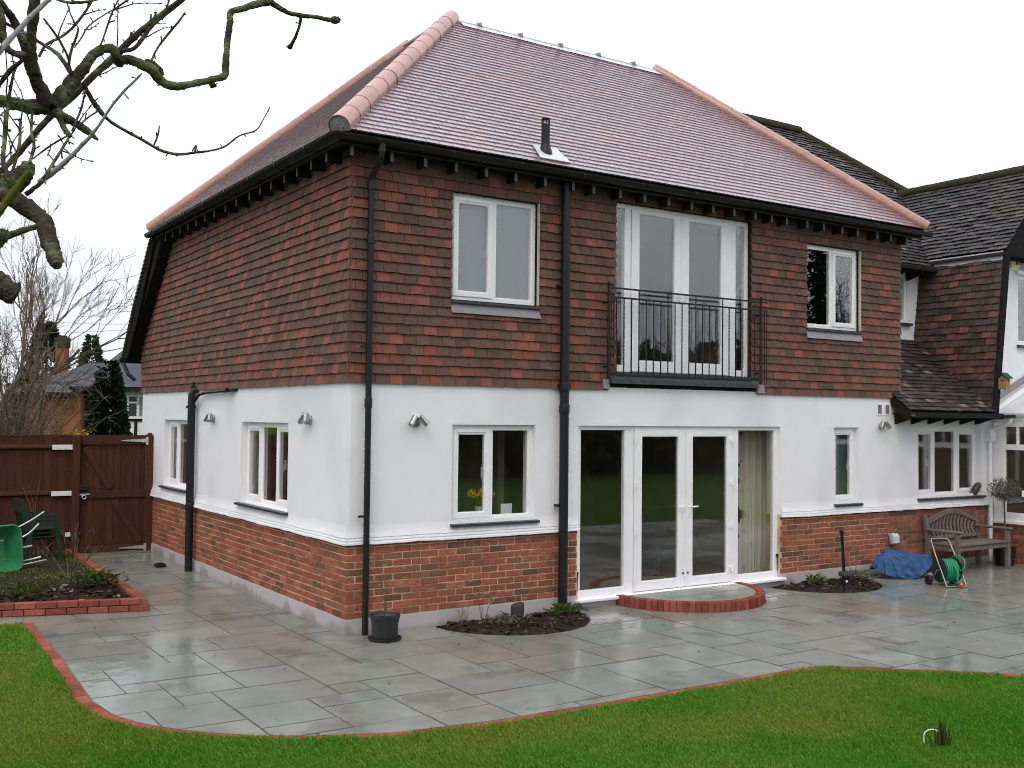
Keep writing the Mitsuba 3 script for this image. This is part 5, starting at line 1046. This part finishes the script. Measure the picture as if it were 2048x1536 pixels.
for b in (.12, -.22):
    tube(m, smooth_path([wp(-.5, b * .6, .34), wp(.2, b, .32), wp(.55, b + .02, .22), wp(.75, b + (.18 if b > 0 else .05), .15)], 4), .014, 8)
    tube(m, smooth_path([wp(.1, b, .32), wp(.35, b, .5), wp(.45, b * 1.1, .5), wp(.5, b, .3)], 4), .013, 8)
tube(m, smooth_path([wp(.44, .28, .0), wp(.62, .36, .02), wp(.80, .46, .05)], 3), .012, 8); tube(m, [wp(.47, -.25, .02), wp(.8, -.22, .1)], .012, 8); tube(m, [wp(.44, -.02, .05), wp(.62, 0, .1)], .016, 8)
put(WB + '__frame', m, 'm_galv', smooth=True)
m = MB(); lathe(m, [(.05, -.03), (.15, -.035), (.18, 0), (.15, .035), (.05, .03)], wp(-.72, 0, .3), ez, 20); put(WB + '__wheel', m, 'm_black', smooth=40)
# stacked chairs
def chair(x, y, z, rz, label):
    k = thing('garden_chair', label, 'chair', None); M = rotz(rz, (x, y, z)); M[:3, :3] *= .86
    def bb(nm, *a, c=.012):
        m = MB(); box(m, *a, c, M=M); put(f'{k}__{nm}', m, 'm_greenplastic')
    def hh(nm, pts):
        m = MB(); hull(m, [M[:3, :3] @ np.array(p, float) + M[:3, 3] for p in pts]); put(f'{k}__{nm}', m, 'm_greenplastic', smooth=30)
    bb('seat', -.23, .23, -.22, .24, .40, .435, c=.015)
    for sx in (-1, 1):
        hh('leg', [(sx * (.22 + e), .2 + f, zz) for e in (0, .05) for f, zz in ((0, .42), (.06, .42))] + [(sx * (.25 + e), .24 + f, 0) for e in (0, .055) for f in (0, .055)])
        hh('leg', [(sx * (.22 + e), -.24 + f, zz) for e in (0, .05) for f, zz in ((0, .42), (.06, .42))] + [(sx * (.24 + e), -.34 + f, 0) for e in (0, .055) for f in (0, .055)])
        hh('armrest', [(sx * (.23 + e), yy, zz) for e in (0, .06) for yy, zz in ((-.24, .66), (.22, .64), (.22, .67), (-.24, .69))] )
        hh('arm_support', [(sx * (.245 + e), yy, zz) for e in (0, .04) for yy, zz in ((.17, .645), (.23, .645), (.2, .42), (.26, .42))])
        hh('back_post', [(sx * (.20 + e), yy, zz) for e in (0, .045) for yy, zz in ((-.2, .42), (-.24, .42), (-.34, .9), (-.37, .9))])
    for i in range(5):
        x_ = -.15 + i * .075; hh('back_slat', [(x_ + e, yy, zz) for e in (-.022, .022) for yy, zz in ((-.21, .44), (-.225, .44), (-.34, .89), (-.355, .89))])
    hh('top_rail', [(e, yy, zz) for e in (-.245, .245) for yy, zz in ((-.33, .86), (-.365, .86), (-.345, .94), (-.375, .94))])
for i, lab in enumerate(('dark green plastic garden chair at the bottom of the stack by the fence', 'dark green plastic garden chair in the middle of the stack by the fence', 'dark green plastic garden chair on top of the stack by the fence')):
    chair(-1.90, 6.75, .11 + i * .06, -84 + i, lab)

# ---------------------------------------------------------------- apple tree in the foreground
AT = thing('apple_tree', 'old lichen covered apple tree with bare gnarled branches at upper left', 'tree')
BRANCHES = [('limb', [[-4614,-5045,3665,43],[-4314,-5242,3640,36],[-4074,-5400,3621,26],[-4019,-5435,3608,27],[-3953,-5478,3598,30],[-3893,-5518,3602,32]]),
('limb', [[-3899,-5514,3606,32],[-3941,-5540,3660,30],[-3971,-5574,3710,27],[-3997,-5610,3766,25],[-4023,-5646,3813,21],[-4065,-5672,3879,16],[-4101,-5701,3910,15],[-4147,-5723,3953,13]]),
('limb', [[-3993,-5709,4050,22],[-3994,-5673,3908,21],[-3996,-5638,3835,21],[-3987,-5612,3760,22],[-3973,-5589,3705,24]]),
('limb', [[-3893,-5518,3602,32],[-3849,-5522,3664,30],[-3809,-5522,3726,28],[-3770,-5522,3784,23],[-3736,-5519,3844,21],[-3695,-5520,3882,19],[-3653,-5520,3890,19],[-3621,-5511,3854,18],[-3579,-5512,3862,21],[-3528,-5516,3848,23],[-3484,-5517,3834,24],[-3458,-5505,3811,21],[-3420,-5501,3788,20],[-3368,-5507,3785,17],[-3304,-5522,3804,15],[-3240,-5538,3828,15],[-3175,-5554,3856,17],[-3162,-5536,3914,16],[-3151,-5520,4024,14],[-3136,-5505,4119,14],[-3127,-5486,4180,14],[-3073,-5494,4209,14],[-3013,-5507,4239,16],[-2965,-5512,4260,19],[-2936,-5503,4262,15],[-2866,-5520,4231,11],[-2803,-5533,4224,11],[-2732,-5552,4226,10],[-2664,-5568,4221,12],[-2641,-5556,4230,18],[-2618,-5544,4237,17]]),
('limb', [[-3489,-5412,3891,14],[-3467,-5415,3895,20],[-3448,-5415,3880,19],[-3425,-5417,3868,17],[-3416,-5411,3852,11]]),
('limb', [[-3634,-5436,3888,12],[-3612,-5438,3865,18],[-3600,-5433,3861,14]]),
('twig', [[-2805,-5539,4218,7],[-2798,-5513,4190,7],[-2801,-5479,4150,7],[-2811,-5442,4108,9],[-2807,-5414,4106,13]]),
('twig', [[-3188,-5394,3876,13],[-3174,-5402,3844,16]]),
('limb', [[-3893,-5518,3588,29],[-3852,-5514,3567,22],[-3804,-5515,3549,16],[-3749,-5520,3516,15],[-3703,-5519,3487,5]]),
('twig', [[-3872,-5531,3574,14],[-3849,-5544,3517,11],[-3823,-5559,3474,11]]),
('twig', [[-4075,-5148,3328,12],[-4010,-5154,3404,12],[-3943,-5161,3496,14],[-3877,-5169,3597,14],[-3809,-5177,3685,15],[-3733,-5191,3773,17],[-3657,-5204,3870,16],[-3573,-5223,3968,19],[-3514,-5225,4044,16],[-3442,-5236,4128,13],[-3368,-5248,4206,11],[-3306,-5251,4268,10],[-3257,-5245,4322,10]]),
('twig', [[-3568,-5267,3973,11],[-3508,-5267,3997,9],[-3468,-5256,4052,10],[-3428,-5245,4121,10],[-3374,-5243,4182,8],[-3312,-5246,4244,6],[-3257,-5245,4306,7]]),
('twig', [[-3529,-5295,4020,7],[-3525,-5299,4061,5]]),
('twig', [[-3428,-5245,4137,6],[-3427,-5248,4183,4]]),
('twig', [[-3416,-5255,4161,6],[-3406,-5262,4193,4]]),
('pale', [[-3977,-5807,3213,11],[-3933,-5868,3255,11],[-3894,-5925,3296,9],[-3857,-5981,3343,8],[-3820,-6038,3396,6],[-3784,-6094,3467,5],[-3748,-6150,3525,5],[-3712,-6205,3569,4],[-3703,-6242,3580,3]]),
('plain', [[-3762,-5489,3728,10],[-3725,-5448,3686,10],[-3687,-5408,3657,12],[-3643,-5372,3628,8],[-3586,-5345,3605,7],[-3514,-5328,3581,7],[-3441,-5311,3557,7],[-3380,-5287,3539,7],[-3298,-5276,3535,6],[-3216,-5267,3557,6],[-3132,-5260,3582,5],[-3061,-5244,3617,5],[-2990,-5230,3681,4],[-2902,-5225,3726,4],[-2853,-5196,3801,3],[-2811,-5163,3872,3]]),
('twig', [[-3400,-5242,3570,4],[-3385,-5254,3618,4],[-3381,-5258,3662,3]]),
('twig', [[-3210,-5248,3565,5],[-3206,-5251,3597,6]]),
('plain', [[-3448,-5343,3888,5],[-3433,-5307,3949,5],[-3398,-5286,4026,5],[-3342,-5277,4113,6],[-3299,-5260,4176,5],[-3268,-5235,4228,4]]),
('twig', [[-3825,-5568,3739,10],[-3869,-5503,3829,9],[-3907,-5440,3876,7],[-3935,-5382,3910,7]]),
('twig', [[-3819,-5455,3801,6],[-3811,-5462,3867,6],[-3792,-5478,3933,5],[-3788,-5482,3970,4]]),
('twig', [[-3812,-5458,3779,5],[-3829,-5489,3834,5],[-3871,-5504,3898,5],[-3930,-5508,3970,4]]),
('twig', [[-3924,-5387,3844,6],[-3894,-5361,3908,6],[-3832,-5356,3958,6],[-3776,-5348,4025,6],[-3717,-5343,4128,5],[-3697,-5310,4190,5]]),
('twig', [[-3780,-5365,3917,3],[-3745,-5342,3980,3],[-3713,-5318,4044,3],[-3636,-5324,4118,3],[-3602,-5299,4149,4],[-3535,-5298,4216,5]]),
('twig', [[-3665,-5322,3957,4],[-3648,-5336,4018,4],[-3624,-5355,4110,4],[-3597,-5375,4180,3]]),
('twig', [[-3814,-5350,4119,3],[-3797,-5359,4063,3],[-3780,-5369,4022,4]]),
('pale', [[-4118,-6926,3556,7],[-4175,-6915,3487,7],[-4219,-6914,3423,8],[-4257,-6917,3366,9],[-4298,-6917,3303,9]]),
('twig', [[-3905,-5646,4011,6],[-3851,-5602,4024,6],[-3778,-5571,4053,6],[-3710,-5537,4094,4]]),
('twig', [[-4123,-5487,3612,8],[-4089,-5511,3665,8],[-4055,-5535,3718,10],[-4027,-5555,3747,8],[-4004,-5571,3775,8]]),
('twig', [[-4083,-5620,3275,5],[-4072,-5586,3457,7],[-4063,-5548,3551,7],[-4048,-5514,3662,7],[-4032,-5480,3735,6],[-4015,-5445,3780,6]]),
('twig', [[-3819,-5563,3495,4],[-3788,-5587,3593,5],[-3775,-5598,3672,4]]),
('twig', [[-3795,-5579,3517,3],[-3766,-5600,3553,4],[-3728,-5626,3583,3]]),
('limb', [[-4390,-5652,3128,55],[-4184,-5789,3169,42],[-4119,-5832,3180,39],[-4076,-5861,3193,46],[-4044,-5883,3226,37],[-4030,-5894,3266,22]]),
('limb', [[-4130,-5825,3163,40],[-4057,-5905,3107,35],[-4012,-5967,3063,31],[-3986,-6017,3020,31],[-3979,-6053,2957,29],[-3970,-6092,2909,28],[-3965,-6128,2867,26],[-3966,-6160,2849,16]]),
('twig', [[-4149,-5924,2948,13],[-4128,-5938,2958,13],[-4075,-5974,2984,13],[-4023,-6009,3004,11],[-3970,-6044,3020,9]]),
('limb', [[-4286,-5832,2918,38],[-4159,-5917,2945,33],[-4128,-5938,2961,25],[-4112,-5950,2990,17]]),
('limb', [[-4314,-6050,2827,51],[-4182,-6135,2780,47],[-4136,-6164,2750,41],[-4106,-6183,2723,31]]),
('moss', [[-4151,-5925,3028,15],[-4125,-5944,3073,14],[-4085,-5973,3143,13],[-4047,-6001,3210,8]]),
('twig', [[-3986,-5686,3330,3],[-3907,-5622,3412,4],[-3830,-5555,3480,4]]),
('twig', [[-3981,-5924,3211,6],[-3901,-5743,3345,6],[-3830,-5554,3466,6]]),
('twig', [[-4029,-5895,3263,6],[-3998,-5799,3356,6],[-3992,-5687,3439,5],[-3975,-5582,3551,6]]),
('twig', [[-4082,-5858,3229,6],[-4043,-5730,3360,6],[-4020,-5589,3478,6],[-3999,-5446,3543,4]]),
('twig', [[-4096,-5849,3223,10],[-4098,-5731,3299,9],[-4081,-5627,3414,8],[-4067,-5521,3550,7]]),
('twig', [[-4005,-5668,3187,10],[-3969,-5693,3221,8],[-3949,-5707,3242,8]]),
('twig', [[-4096,-5516,3914,7],[-4072,-5532,3908,7],[-4030,-5558,3880,6]]),
('limb', [[-4159,-5716,3966,17],[-4123,-5736,3873,17],[-4116,-5739,3807,17],[-4106,-5743,3760,15],[-4086,-5755,3727,12],[-4035,-5788,3707,16]])]

rg = np.random.default_rng(2)
m = MB(); tp = smooth_path([(-4.95, -4.55, -.1), (-4.9, -4.6, .6), (-4.83, -4.75, 1.6), (-4.75, -4.9, 2.6), (-4.66, -5.0, 3.3), (-4.6, -5.05, 3.72), (-4.55, -5.1, 4.3)], 6); tube(m, tp, np.interp(np.linspace(0, 1, len(tp)), [0, .1, .5, .8, 1], [.2, .15, .12, .09, .06]), 14, jit=.08, rng=rg)
put(AT + '__trunk', m, 'm_bark', smooth=True)
def rough(m, P4, sides, amp, per):
    P = smooth_path(np.array(P4, float) / 1000, per); n = len(P); r = P[:, 3] * (1 + .5 * amp * (meshkit.noise(np.c_[np.arange(n) * .35, np.zeros(n), np.zeros(n)], int(abs(P[0, 0]) * 999)) - .5) * 2)
    P3 = P[:, :3] + rg.normal(0, .05, (n, 3)) * r[:, None]; tube(m, P3, r, sides, jit=.11, rng=rg); return P3, r
for tag, P4 in BRANCHES:
    m = MB(); limb = tag in ('limb', 'moss'); P3, r = rough(m, P4, 10 if limb else 6, .16 if limb else .12, 6 if limb else 4)
    L = np.r_[0, np.cumsum(np.linalg.norm(np.diff(P3, axis=0), axis=1))]
    for s in np.arange(.03, L[-1], .045 if limb else .07):     # spurs, buds and knobbly bark
        i = min(np.searchsorted(L, s), len(P3) - 1); d = rg.normal(0, 1, 3); d /= np.linalg.norm(d); R_ = r[i]
        if limb and rg.random() < .75:
            c = P3[i] + d * R_ * .8; hull(m, c + rg.normal(0, 1, (9, 3)) * R_ * .28)
        elif not limb:
            e = P3[i] + d * (R_ + .018 * (.4 + rg.random())); tube(m, [P3[i], (P3[i] + e) / 2 + [0, 0, .002], e, e + d * .006], [.0028, .0026, .0036, .0008], 4)
    if tag == 'twig' and L[-1] > .3:     # fine side shoots with buds
        for s in np.arange(.12, L[-1], .17):
            i = min(np.searchsorted(L, s), len(P3) - 1); d = rg.normal(0, .6, 3) + (P3[-1] - P3[0]) / L[-1] * .7 + [0, 0, .5]; d /= np.linalg.norm(d); ln = rg.uniform(.07, .26); Q = [P3[i]]
            for _ in range(4): d = d + rg.normal(0, .16, 3); Q.append(Q[-1] + d / np.linalg.norm(d) * ln / 4)
            tube(m, Q, np.linspace(.0034, .0018, 5), 4); tube(m, [Q[-1], Q[-1] + d * .007, Q[-1] + d * .016], [.0022, .0036, .0006], 4)
            for j in (2, 3): e = rg.normal(0, 1, 3); e /= np.linalg.norm(e); tube(m, [Q[j], Q[j] + e * .006, Q[j] + e * .012], [.0022, .003, .0006], 4)
    put(AT + '__branch', m, {'pale': 'm_barkpale', 'moss': 'm_barkmoss'}.get(tag, 'm_bark'), smooth=True)

# ---------------------------------------------------------------- beyond the fence
def ray(px, py, d): return CAM + R3.T @ np.array([(px - 1024) / 2095.095, (py - 768) / 2095.095, 1.0]) * d
def bare_tree(name, label, base, h, seed, spread=.45, r0=.12, levels=5, lean=(0, 0, 1), tone=.4, kids=3, bsdf='m_twig', first=.28, cat='tree', group=None, minr=.006, parts=True):
    rg = random.Random(seed); tr, cr = MB(), MB()
    def grow(p, d, L, r, lv):
        P = [p]; dd = d
        for i in range(4):
            dd = dd + np.array([rg.gauss(0, .12), rg.gauss(0, .12), rg.gauss(.03, .08)]); dd /= np.linalg.norm(dd); P.append(P[-1] + dd * L / 4)
        tube(tr if lv >= levels - 1 else cr, P, np.linspace(r, max(r * .62, minr * .6), 5), 6 if lv >= levels - 1 else 3, (min(1, max(0, tone + rg.gauss(0, .2))), .5), cap=False)
        if lv == 0: return
        for i in range(kids + (rg.random() < .5)):
            t = rg.uniform(.35, 1); q = np.array(P)[min(4, int(t * 4) + 1)]; a = rg.random() * 6.283; u_ = np.cross(dd, [.3, .5, .2]); u_ /= np.linalg.norm(u_); w_ = np.cross(dd, u_)
            nd = dd * rg.uniform(.7, 1.1) + (u_ * math.cos(a) + w_ * math.sin(a)) * spread * rg.uniform(.8, 1.8); grow(q, nd / np.linalg.norm(nd), L * rg.uniform(.62, .82), max(r * .55, minr), lv - 1)
    d0 = np.array(lean, float); grow(np.array(base, float), d0 / np.linalg.norm(d0), h * first, r0, levels)
    k = thing(name, label, cat, group); put(k + '__trunk', tr, bsdf); put(k + '__crown', cr, bsdf); return k
def on_ground(px, d, z=0):
    p = ray(px, 830, d); return np.array([p[0], p[1], z])
bare_tree('bare_tree', 'tall bare tree with fine twigs beyond the fence at left', on_ground(36, 25), 8.8, 4, .26, .09, 6, tone=.6, kids=2, minr=.007)
bare_tree('bare_tree', 'bare tree with slanting limbs behind the chimney', on_ground(66, 36), 9.5, 6, .2, .08, 5, tone=.35, lean=(.12, 0, 1), minr=.007)
bare_tree('bare_tree', 'dense dark twiggy tree at the left picture edge beyond the fence', on_ground(-25, 24), 7.0, 9, .3, .09, 5, tone=.4, kids=3, minr=.006)
for i, (px, d, h, lab) in enumerate(((-8, 20, 3.7, 'brown twiggy shrub behind the fence at the left edge'), (40, 22, 3.1, 'brown twiggy shrub behind the fence below the tall bare tree'), (88, 24, 2.4, 'olive brown twiggy shrub behind the fence in front of the brick house'), (140, 26, 2.2, 'thin pale twiggy shrub next to the dark conifer'))):
    rg = random.Random(40 + i); b = on_ground(px, d); m = MB()
    for j in range((100, 64, 22, 6)[i]):
        a = rg.random() * 6.28; sp = rg.uniform(.05, .45); P = [b + [rg.gauss(0, .12), rg.gauss(0, .12), 0]]; dd = np.array([math.cos(a) * sp, math.sin(a) * sp, 1.0])
        for s in range(6): dd = dd + [rg.gauss(0, .12), rg.gauss(0, .12), -.09 * s * sp]; P.append(P[-1] + dd / np.linalg.norm(dd) * h * rg.uniform(.14, .19))
        tube(m, P, np.linspace(.016, .005, 7), 3, (rg.uniform(.2, 1), .5), cap=False)
        for s in range(2, 7):
            for _ in range(3): e = P[s] + np.array([rg.gauss(0, 1), rg.gauss(0, 1), rg.gauss(.4, .7)]) * h * .06; tube(m, [P[s], e], [.006, .003], 3, (rg.uniform(.2, 1), .5), cap=False)
    one('twiggy_shrub', m, 'm_twig', lab, 'shrub')
def conifer(label, px, d, ztop, zbot, w, seed, n, leaf, name='conifer', shape=1.0, bsdf='m_conifer', tone=(0, .7), base=None):
    rg = random.Random(seed); b = on_ground(px, d, zbot) if base is None else np.array(base, float); m = MB(); H_ = ztop - zbot
    t = MB(); tube(t, [b, b + [0, 0, H_ * .9]], [w * .12, .01], 6, (.3, .5)); k = thing(name, label, 'tree'); put(k + '__trunk', t, 'm_twig')
    lob = [(rg.uniform(0, .95), rg.random() * 6.28, rg.uniform(.75, 1.15)) for _ in range(int(60))]
    for i in range(n):
        f, a0, lr = lob[i % 60]; f = min(.985, max(0, f + rg.gauss(0, .06))); r = w * min(1, (1 - f) * 1.6 + .05) ** shape * lr * math.sqrt(rg.uniform(.35, 1)); a = a0 + rg.gauss(0, .5)
        p = b + np.array([r * math.cos(a), r * math.sin(a), f * H_]); dn = np.array([math.cos(a), math.sin(a), rg.uniform(-.2, .9)]); dn /= np.linalg.norm(dn); s = np.cross(dn, [rg.gauss(0, 1), rg.gauss(0, 1), rg.gauss(0, 1)]); s /= np.linalg.norm(s); L = leaf * rg.uniform(.6, 1.4)
        quad(m, p, p + dn * L * .5 + s * L * .28, p + dn * L, p + dn * L * .5 - s * L * .28, (min(1, max(0, rg.uniform(*tone))), rg.random()))
    put(k + '__crown', m, bsdf); return k
conifer('dark green columnar conifer in front of the half timbered house', 215, 27, 3.65, 0, .50, 1, 16000, .12, 'columnar_conifer', .5)
conifer('dark spreading conifer far behind the chimney', 90, 60, 7.4, 0, 1.9, 2, 5000, .35, tone=(.1, .6))
conifer('pale green pointed conifer far behind the neighbouring roof', 181, 62, 6.9, 1, 1.1, 3, 3500, .28, tone=(.4, 1))
m = MB(); rg = random.Random(3); b = on_ground(162, 19.5)
for i in range(500): p = b + np.array([rg.gauss(0, .13), rg.gauss(0, .3), rg.uniform(.9, 1.98)]); leafy(m, p, 1, .02, .02, .05, .03, rg)
one('forsythia', m, 'm_yellow', 'yellow flowering bush just showing above the fence', 'shrub')
# neighbouring house
NH = thing('neighbour_house', 'neighbouring house with slate roof, brick end and white half timbered wall', 'house')
e1 = np.array([_r[0], _r[1], 0]); e1 /= np.linalg.norm(e1); e2 = np.array([-e1[1], e1[0], 0]); nb = on_ground(175, 42)
def nq(a, b, z): return nb + e1 * a + e2 * b + [0, 0, z]
def nbox(m, a0, a1, b0, b1, z0, z1, uv=(.5, .5)): return hull(m, [nq(a, b, z) for a in (a0, a1) for b in (b0, b1) for z in (z0, z1)], uv)
m = MB(); nbox(m, .0, 8, 0, 6, 0, 3.4); put(NH + '__white_wall', m, 'm_white'); m = MB(); nbox(m, -2.4, -.15, -.3, 6, 0, 3.35); put(NH + '__brick_wall', m, 'm_farbrick')
def slate(nm, pts):
    m = MB(); m.add(pts, [[0, i, i + 1] for i in range(1, len(pts) - 1)]); put(f'{NH}__{nm}', m, 'm_slate')
slate('roof', [nq(-.3, -.5, 3.35), nq(8, -.5, 3.35), nq(8, 2.6, 6.6), nq(2.4, 2.6, 6.6)])
slate('roof', [nq(-.3, -.5, 3.35), nq(2.4, 2.6, 6.6), nq(2.4, 2.7, 6.6), nq(-.3, 6.5, 3.35)])
slate('side_roof', [nq(-2.8, -.8, 3.1), nq(-.4, -.8, 3.1), nq(.4, 1.2, 4.4), nq(-.6, 1.6, 4.4)]); slate('side_roof', [nq(-2.8, -.8, 3.1), nq(-.6, 1.6, 4.4), nq(-.6, 1.8, 4.4), nq(-2.8, 5, 3.1)])
m = MB(); nbox(m, -.5, 8, -.62, -.5, 3.18, 3.36); nbox(m, -2.9, -.3, -.92, -.8, 2.95, 3.12); put(NH + '__eaves', m, 'm_darkwood')
CX = -.55; ch = MB(); nbox(ch, -1.24 + CX, -.84 + CX, 1.0, 1.4, 2.8, 5.15); CHK = put(NH + '__chimney', ch, 'm_farbrick'); m = MB(); nbox(m, -1.28 + CX, -.80 + CX, .96, 1.44, 5.0, 5.42); nbox(m, -1.18 + CX, -.90 + CX, 1.05, 1.35, 5.42, 5.5); put(CHK + '__mossy_cap', m, 'm_moss')
m = MB(); nbox(m, .0, .12, -.06, .02, 0, 3.3); nbox(m, 1.3, 3, -.06, .02, 2.0, 2.1); nbox(m, 1.9, 2.0, -.06, .02, 0, 2.0); hull(m, [nq(a, b, z) for b in (-.06, .02) for a, z in ((1.25, 2.0), (1.35, 2.0), (1.6, 0), (1.7, 0))]); nbox(m, .72, .8, -.06, .02, 0, 3.2); put(NH + '__timber', m, 'm_darkwood')
wk = num(NH + '__window'); m = MB()
for a0, a1, z0, z1 in ((1.22, 1.3, 2.1, 3.05), (2.0, 2.1, 2.1, 3.05), (2.55, 2.65, 2.1, 3.05), (1.3, 2.6, 2.1, 2.2), (1.3, 2.6, 2.98, 3.05), (1.3, 2.0, 2.72, 2.78), (1.62, 1.68, 2.1, 3.0)): nbox(m, a0, a1, -.1, .0, z0, z1)
put(wk + '__frame', m, 'm_white')
for a0, a1 in ((1.3, 1.62), (1.68, 2.0), (2.1, 2.55)):
    m = MB(); nbox(m, a0, a1, -.05, -.04, 2.2, 2.98); put(wk + '__pane', m, 'm_silltile' if a0 < 2 else 'm_lead')
for i, (pa, pb) in enumerate((((-200, 600, 45), (420, 642, 45)), ((-200, 640, 45), (420, 643, 45)))):
    m = MB(); P0, P1 = ray(*pa), ray(*pb); tube(m, [P0 + (P1 - P0) * t - [0, 0, .5 * math.sin(math.pi * t)] for t in np.linspace(0, 1, 15)], .009, 4); one('overhead_cable', m, 'm_cable', ('upper' if i == 0 else 'lower') + ' overhead cable crossing the sky left of the house', 'cable')
# ---------------------------------------------------------------- behind the camera: what the window panes mirror
m = MB(); rg = np.random.default_rng(11); n = 60000
t = rg.random(n); xs = -25 + 90 * t; top = 4.6 + 1.1 * meshkit.fbm(np.c_[xs * .3, xs * 0, xs * 0], 3, 2) * 1.6
P = np.c_[xs, -24.5 + rg.normal(0, .8, n), rg.random(n) ** .8 * top]; a = rg.normal(0, 1, (n, 3)); a /= np.linalg.norm(a, axis=1)[:, None]; b = np.cross(a, rg.normal(0, 1, (n, 3))); b /= np.linalg.norm(b, axis=1)[:, None]; s = rg.uniform(.12, .3, n)[:, None]
v = np.stack([P - a * s, P + b * s * .6, P + a * s, P - b * s * .6], 1).reshape(-1, 3); f = (np.arange(n) * 4)[:, None, None] + np.array([[0, 1, 2], [0, 2, 3]]); m.add(v, f.reshape(-1, 3), np.repeat(np.c_[rg.random(n), rg.random(n)], 4, 0))
hull(m, [(x, y, z) for x in (-25, 65) for y in (-24.9, -24.3) for z in (0, 4.2)], (.1, .5)); one('boundary_hedge', m, 'm_hedge', 'tall dark hedge across the far end of the lawn', 'hedge')
m = MB(); n = 14000; P = np.c_[-15 + 10.5 * rg.random(n), 12.6 + rg.normal(0, .35, n), rg.random(n) * 3.4]; a = rg.normal(0, 1, (n, 3)); a /= np.linalg.norm(a, axis=1)[:, None]; b = np.cross(a, rg.normal(0, 1, (n, 3))); b /= np.linalg.norm(b, axis=1)[:, None]; s = rg.uniform(.06, .16, n)[:, None]
v = np.stack([P - a * s, P + b * s * .6, P + a * s, P - b * s * .6], 1).reshape(-1, 3); f = (np.arange(n) * 4)[:, None, None] + np.array([[0, 1, 2], [0, 2, 3]]); m.add(v, f.reshape(-1, 3), np.repeat(np.c_[rg.random(n), rg.random(n)], 4, 0))
hull(m, [(x, y, z) for x in (-15, -4.6) for y in (12.4, 12.9) for z in (0, 3.1)], (.1, .5)); one('boundary_hedge', m, 'm_hedge', 'dark evergreen hedge behind the fence outside the left edge of the picture', 'hedge')
for i, x in enumerate((-4, 3, 9, 13, 16.5, 19, 21.5, 24, 26.5, 29, 31.5, 34, 37, 40, 44)):
    bare_tree('garden_tree', 'bare tree standing behind the far hedge', (x, -27.5 - (i % 3), 0), 9.5 + (i % 3), 60 + i, .4, .14, 4, kids=3, minr=.011, group='bare trees behind the far hedge')
conifer('tall dark columnar conifer across the lawn behind the photographer', 0, 0, 12.5, 0, 1.25, 8, 9000, .3, 'columnar_conifer', .5, base=(28.9, -19.0, 0))
bare_tree('garden_tree', 'bare tree standing beside the tall columnar conifer across the lawn', (32.3, -19, 0), 12, 91, .4, .16, 5, kids=3, minr=.012)
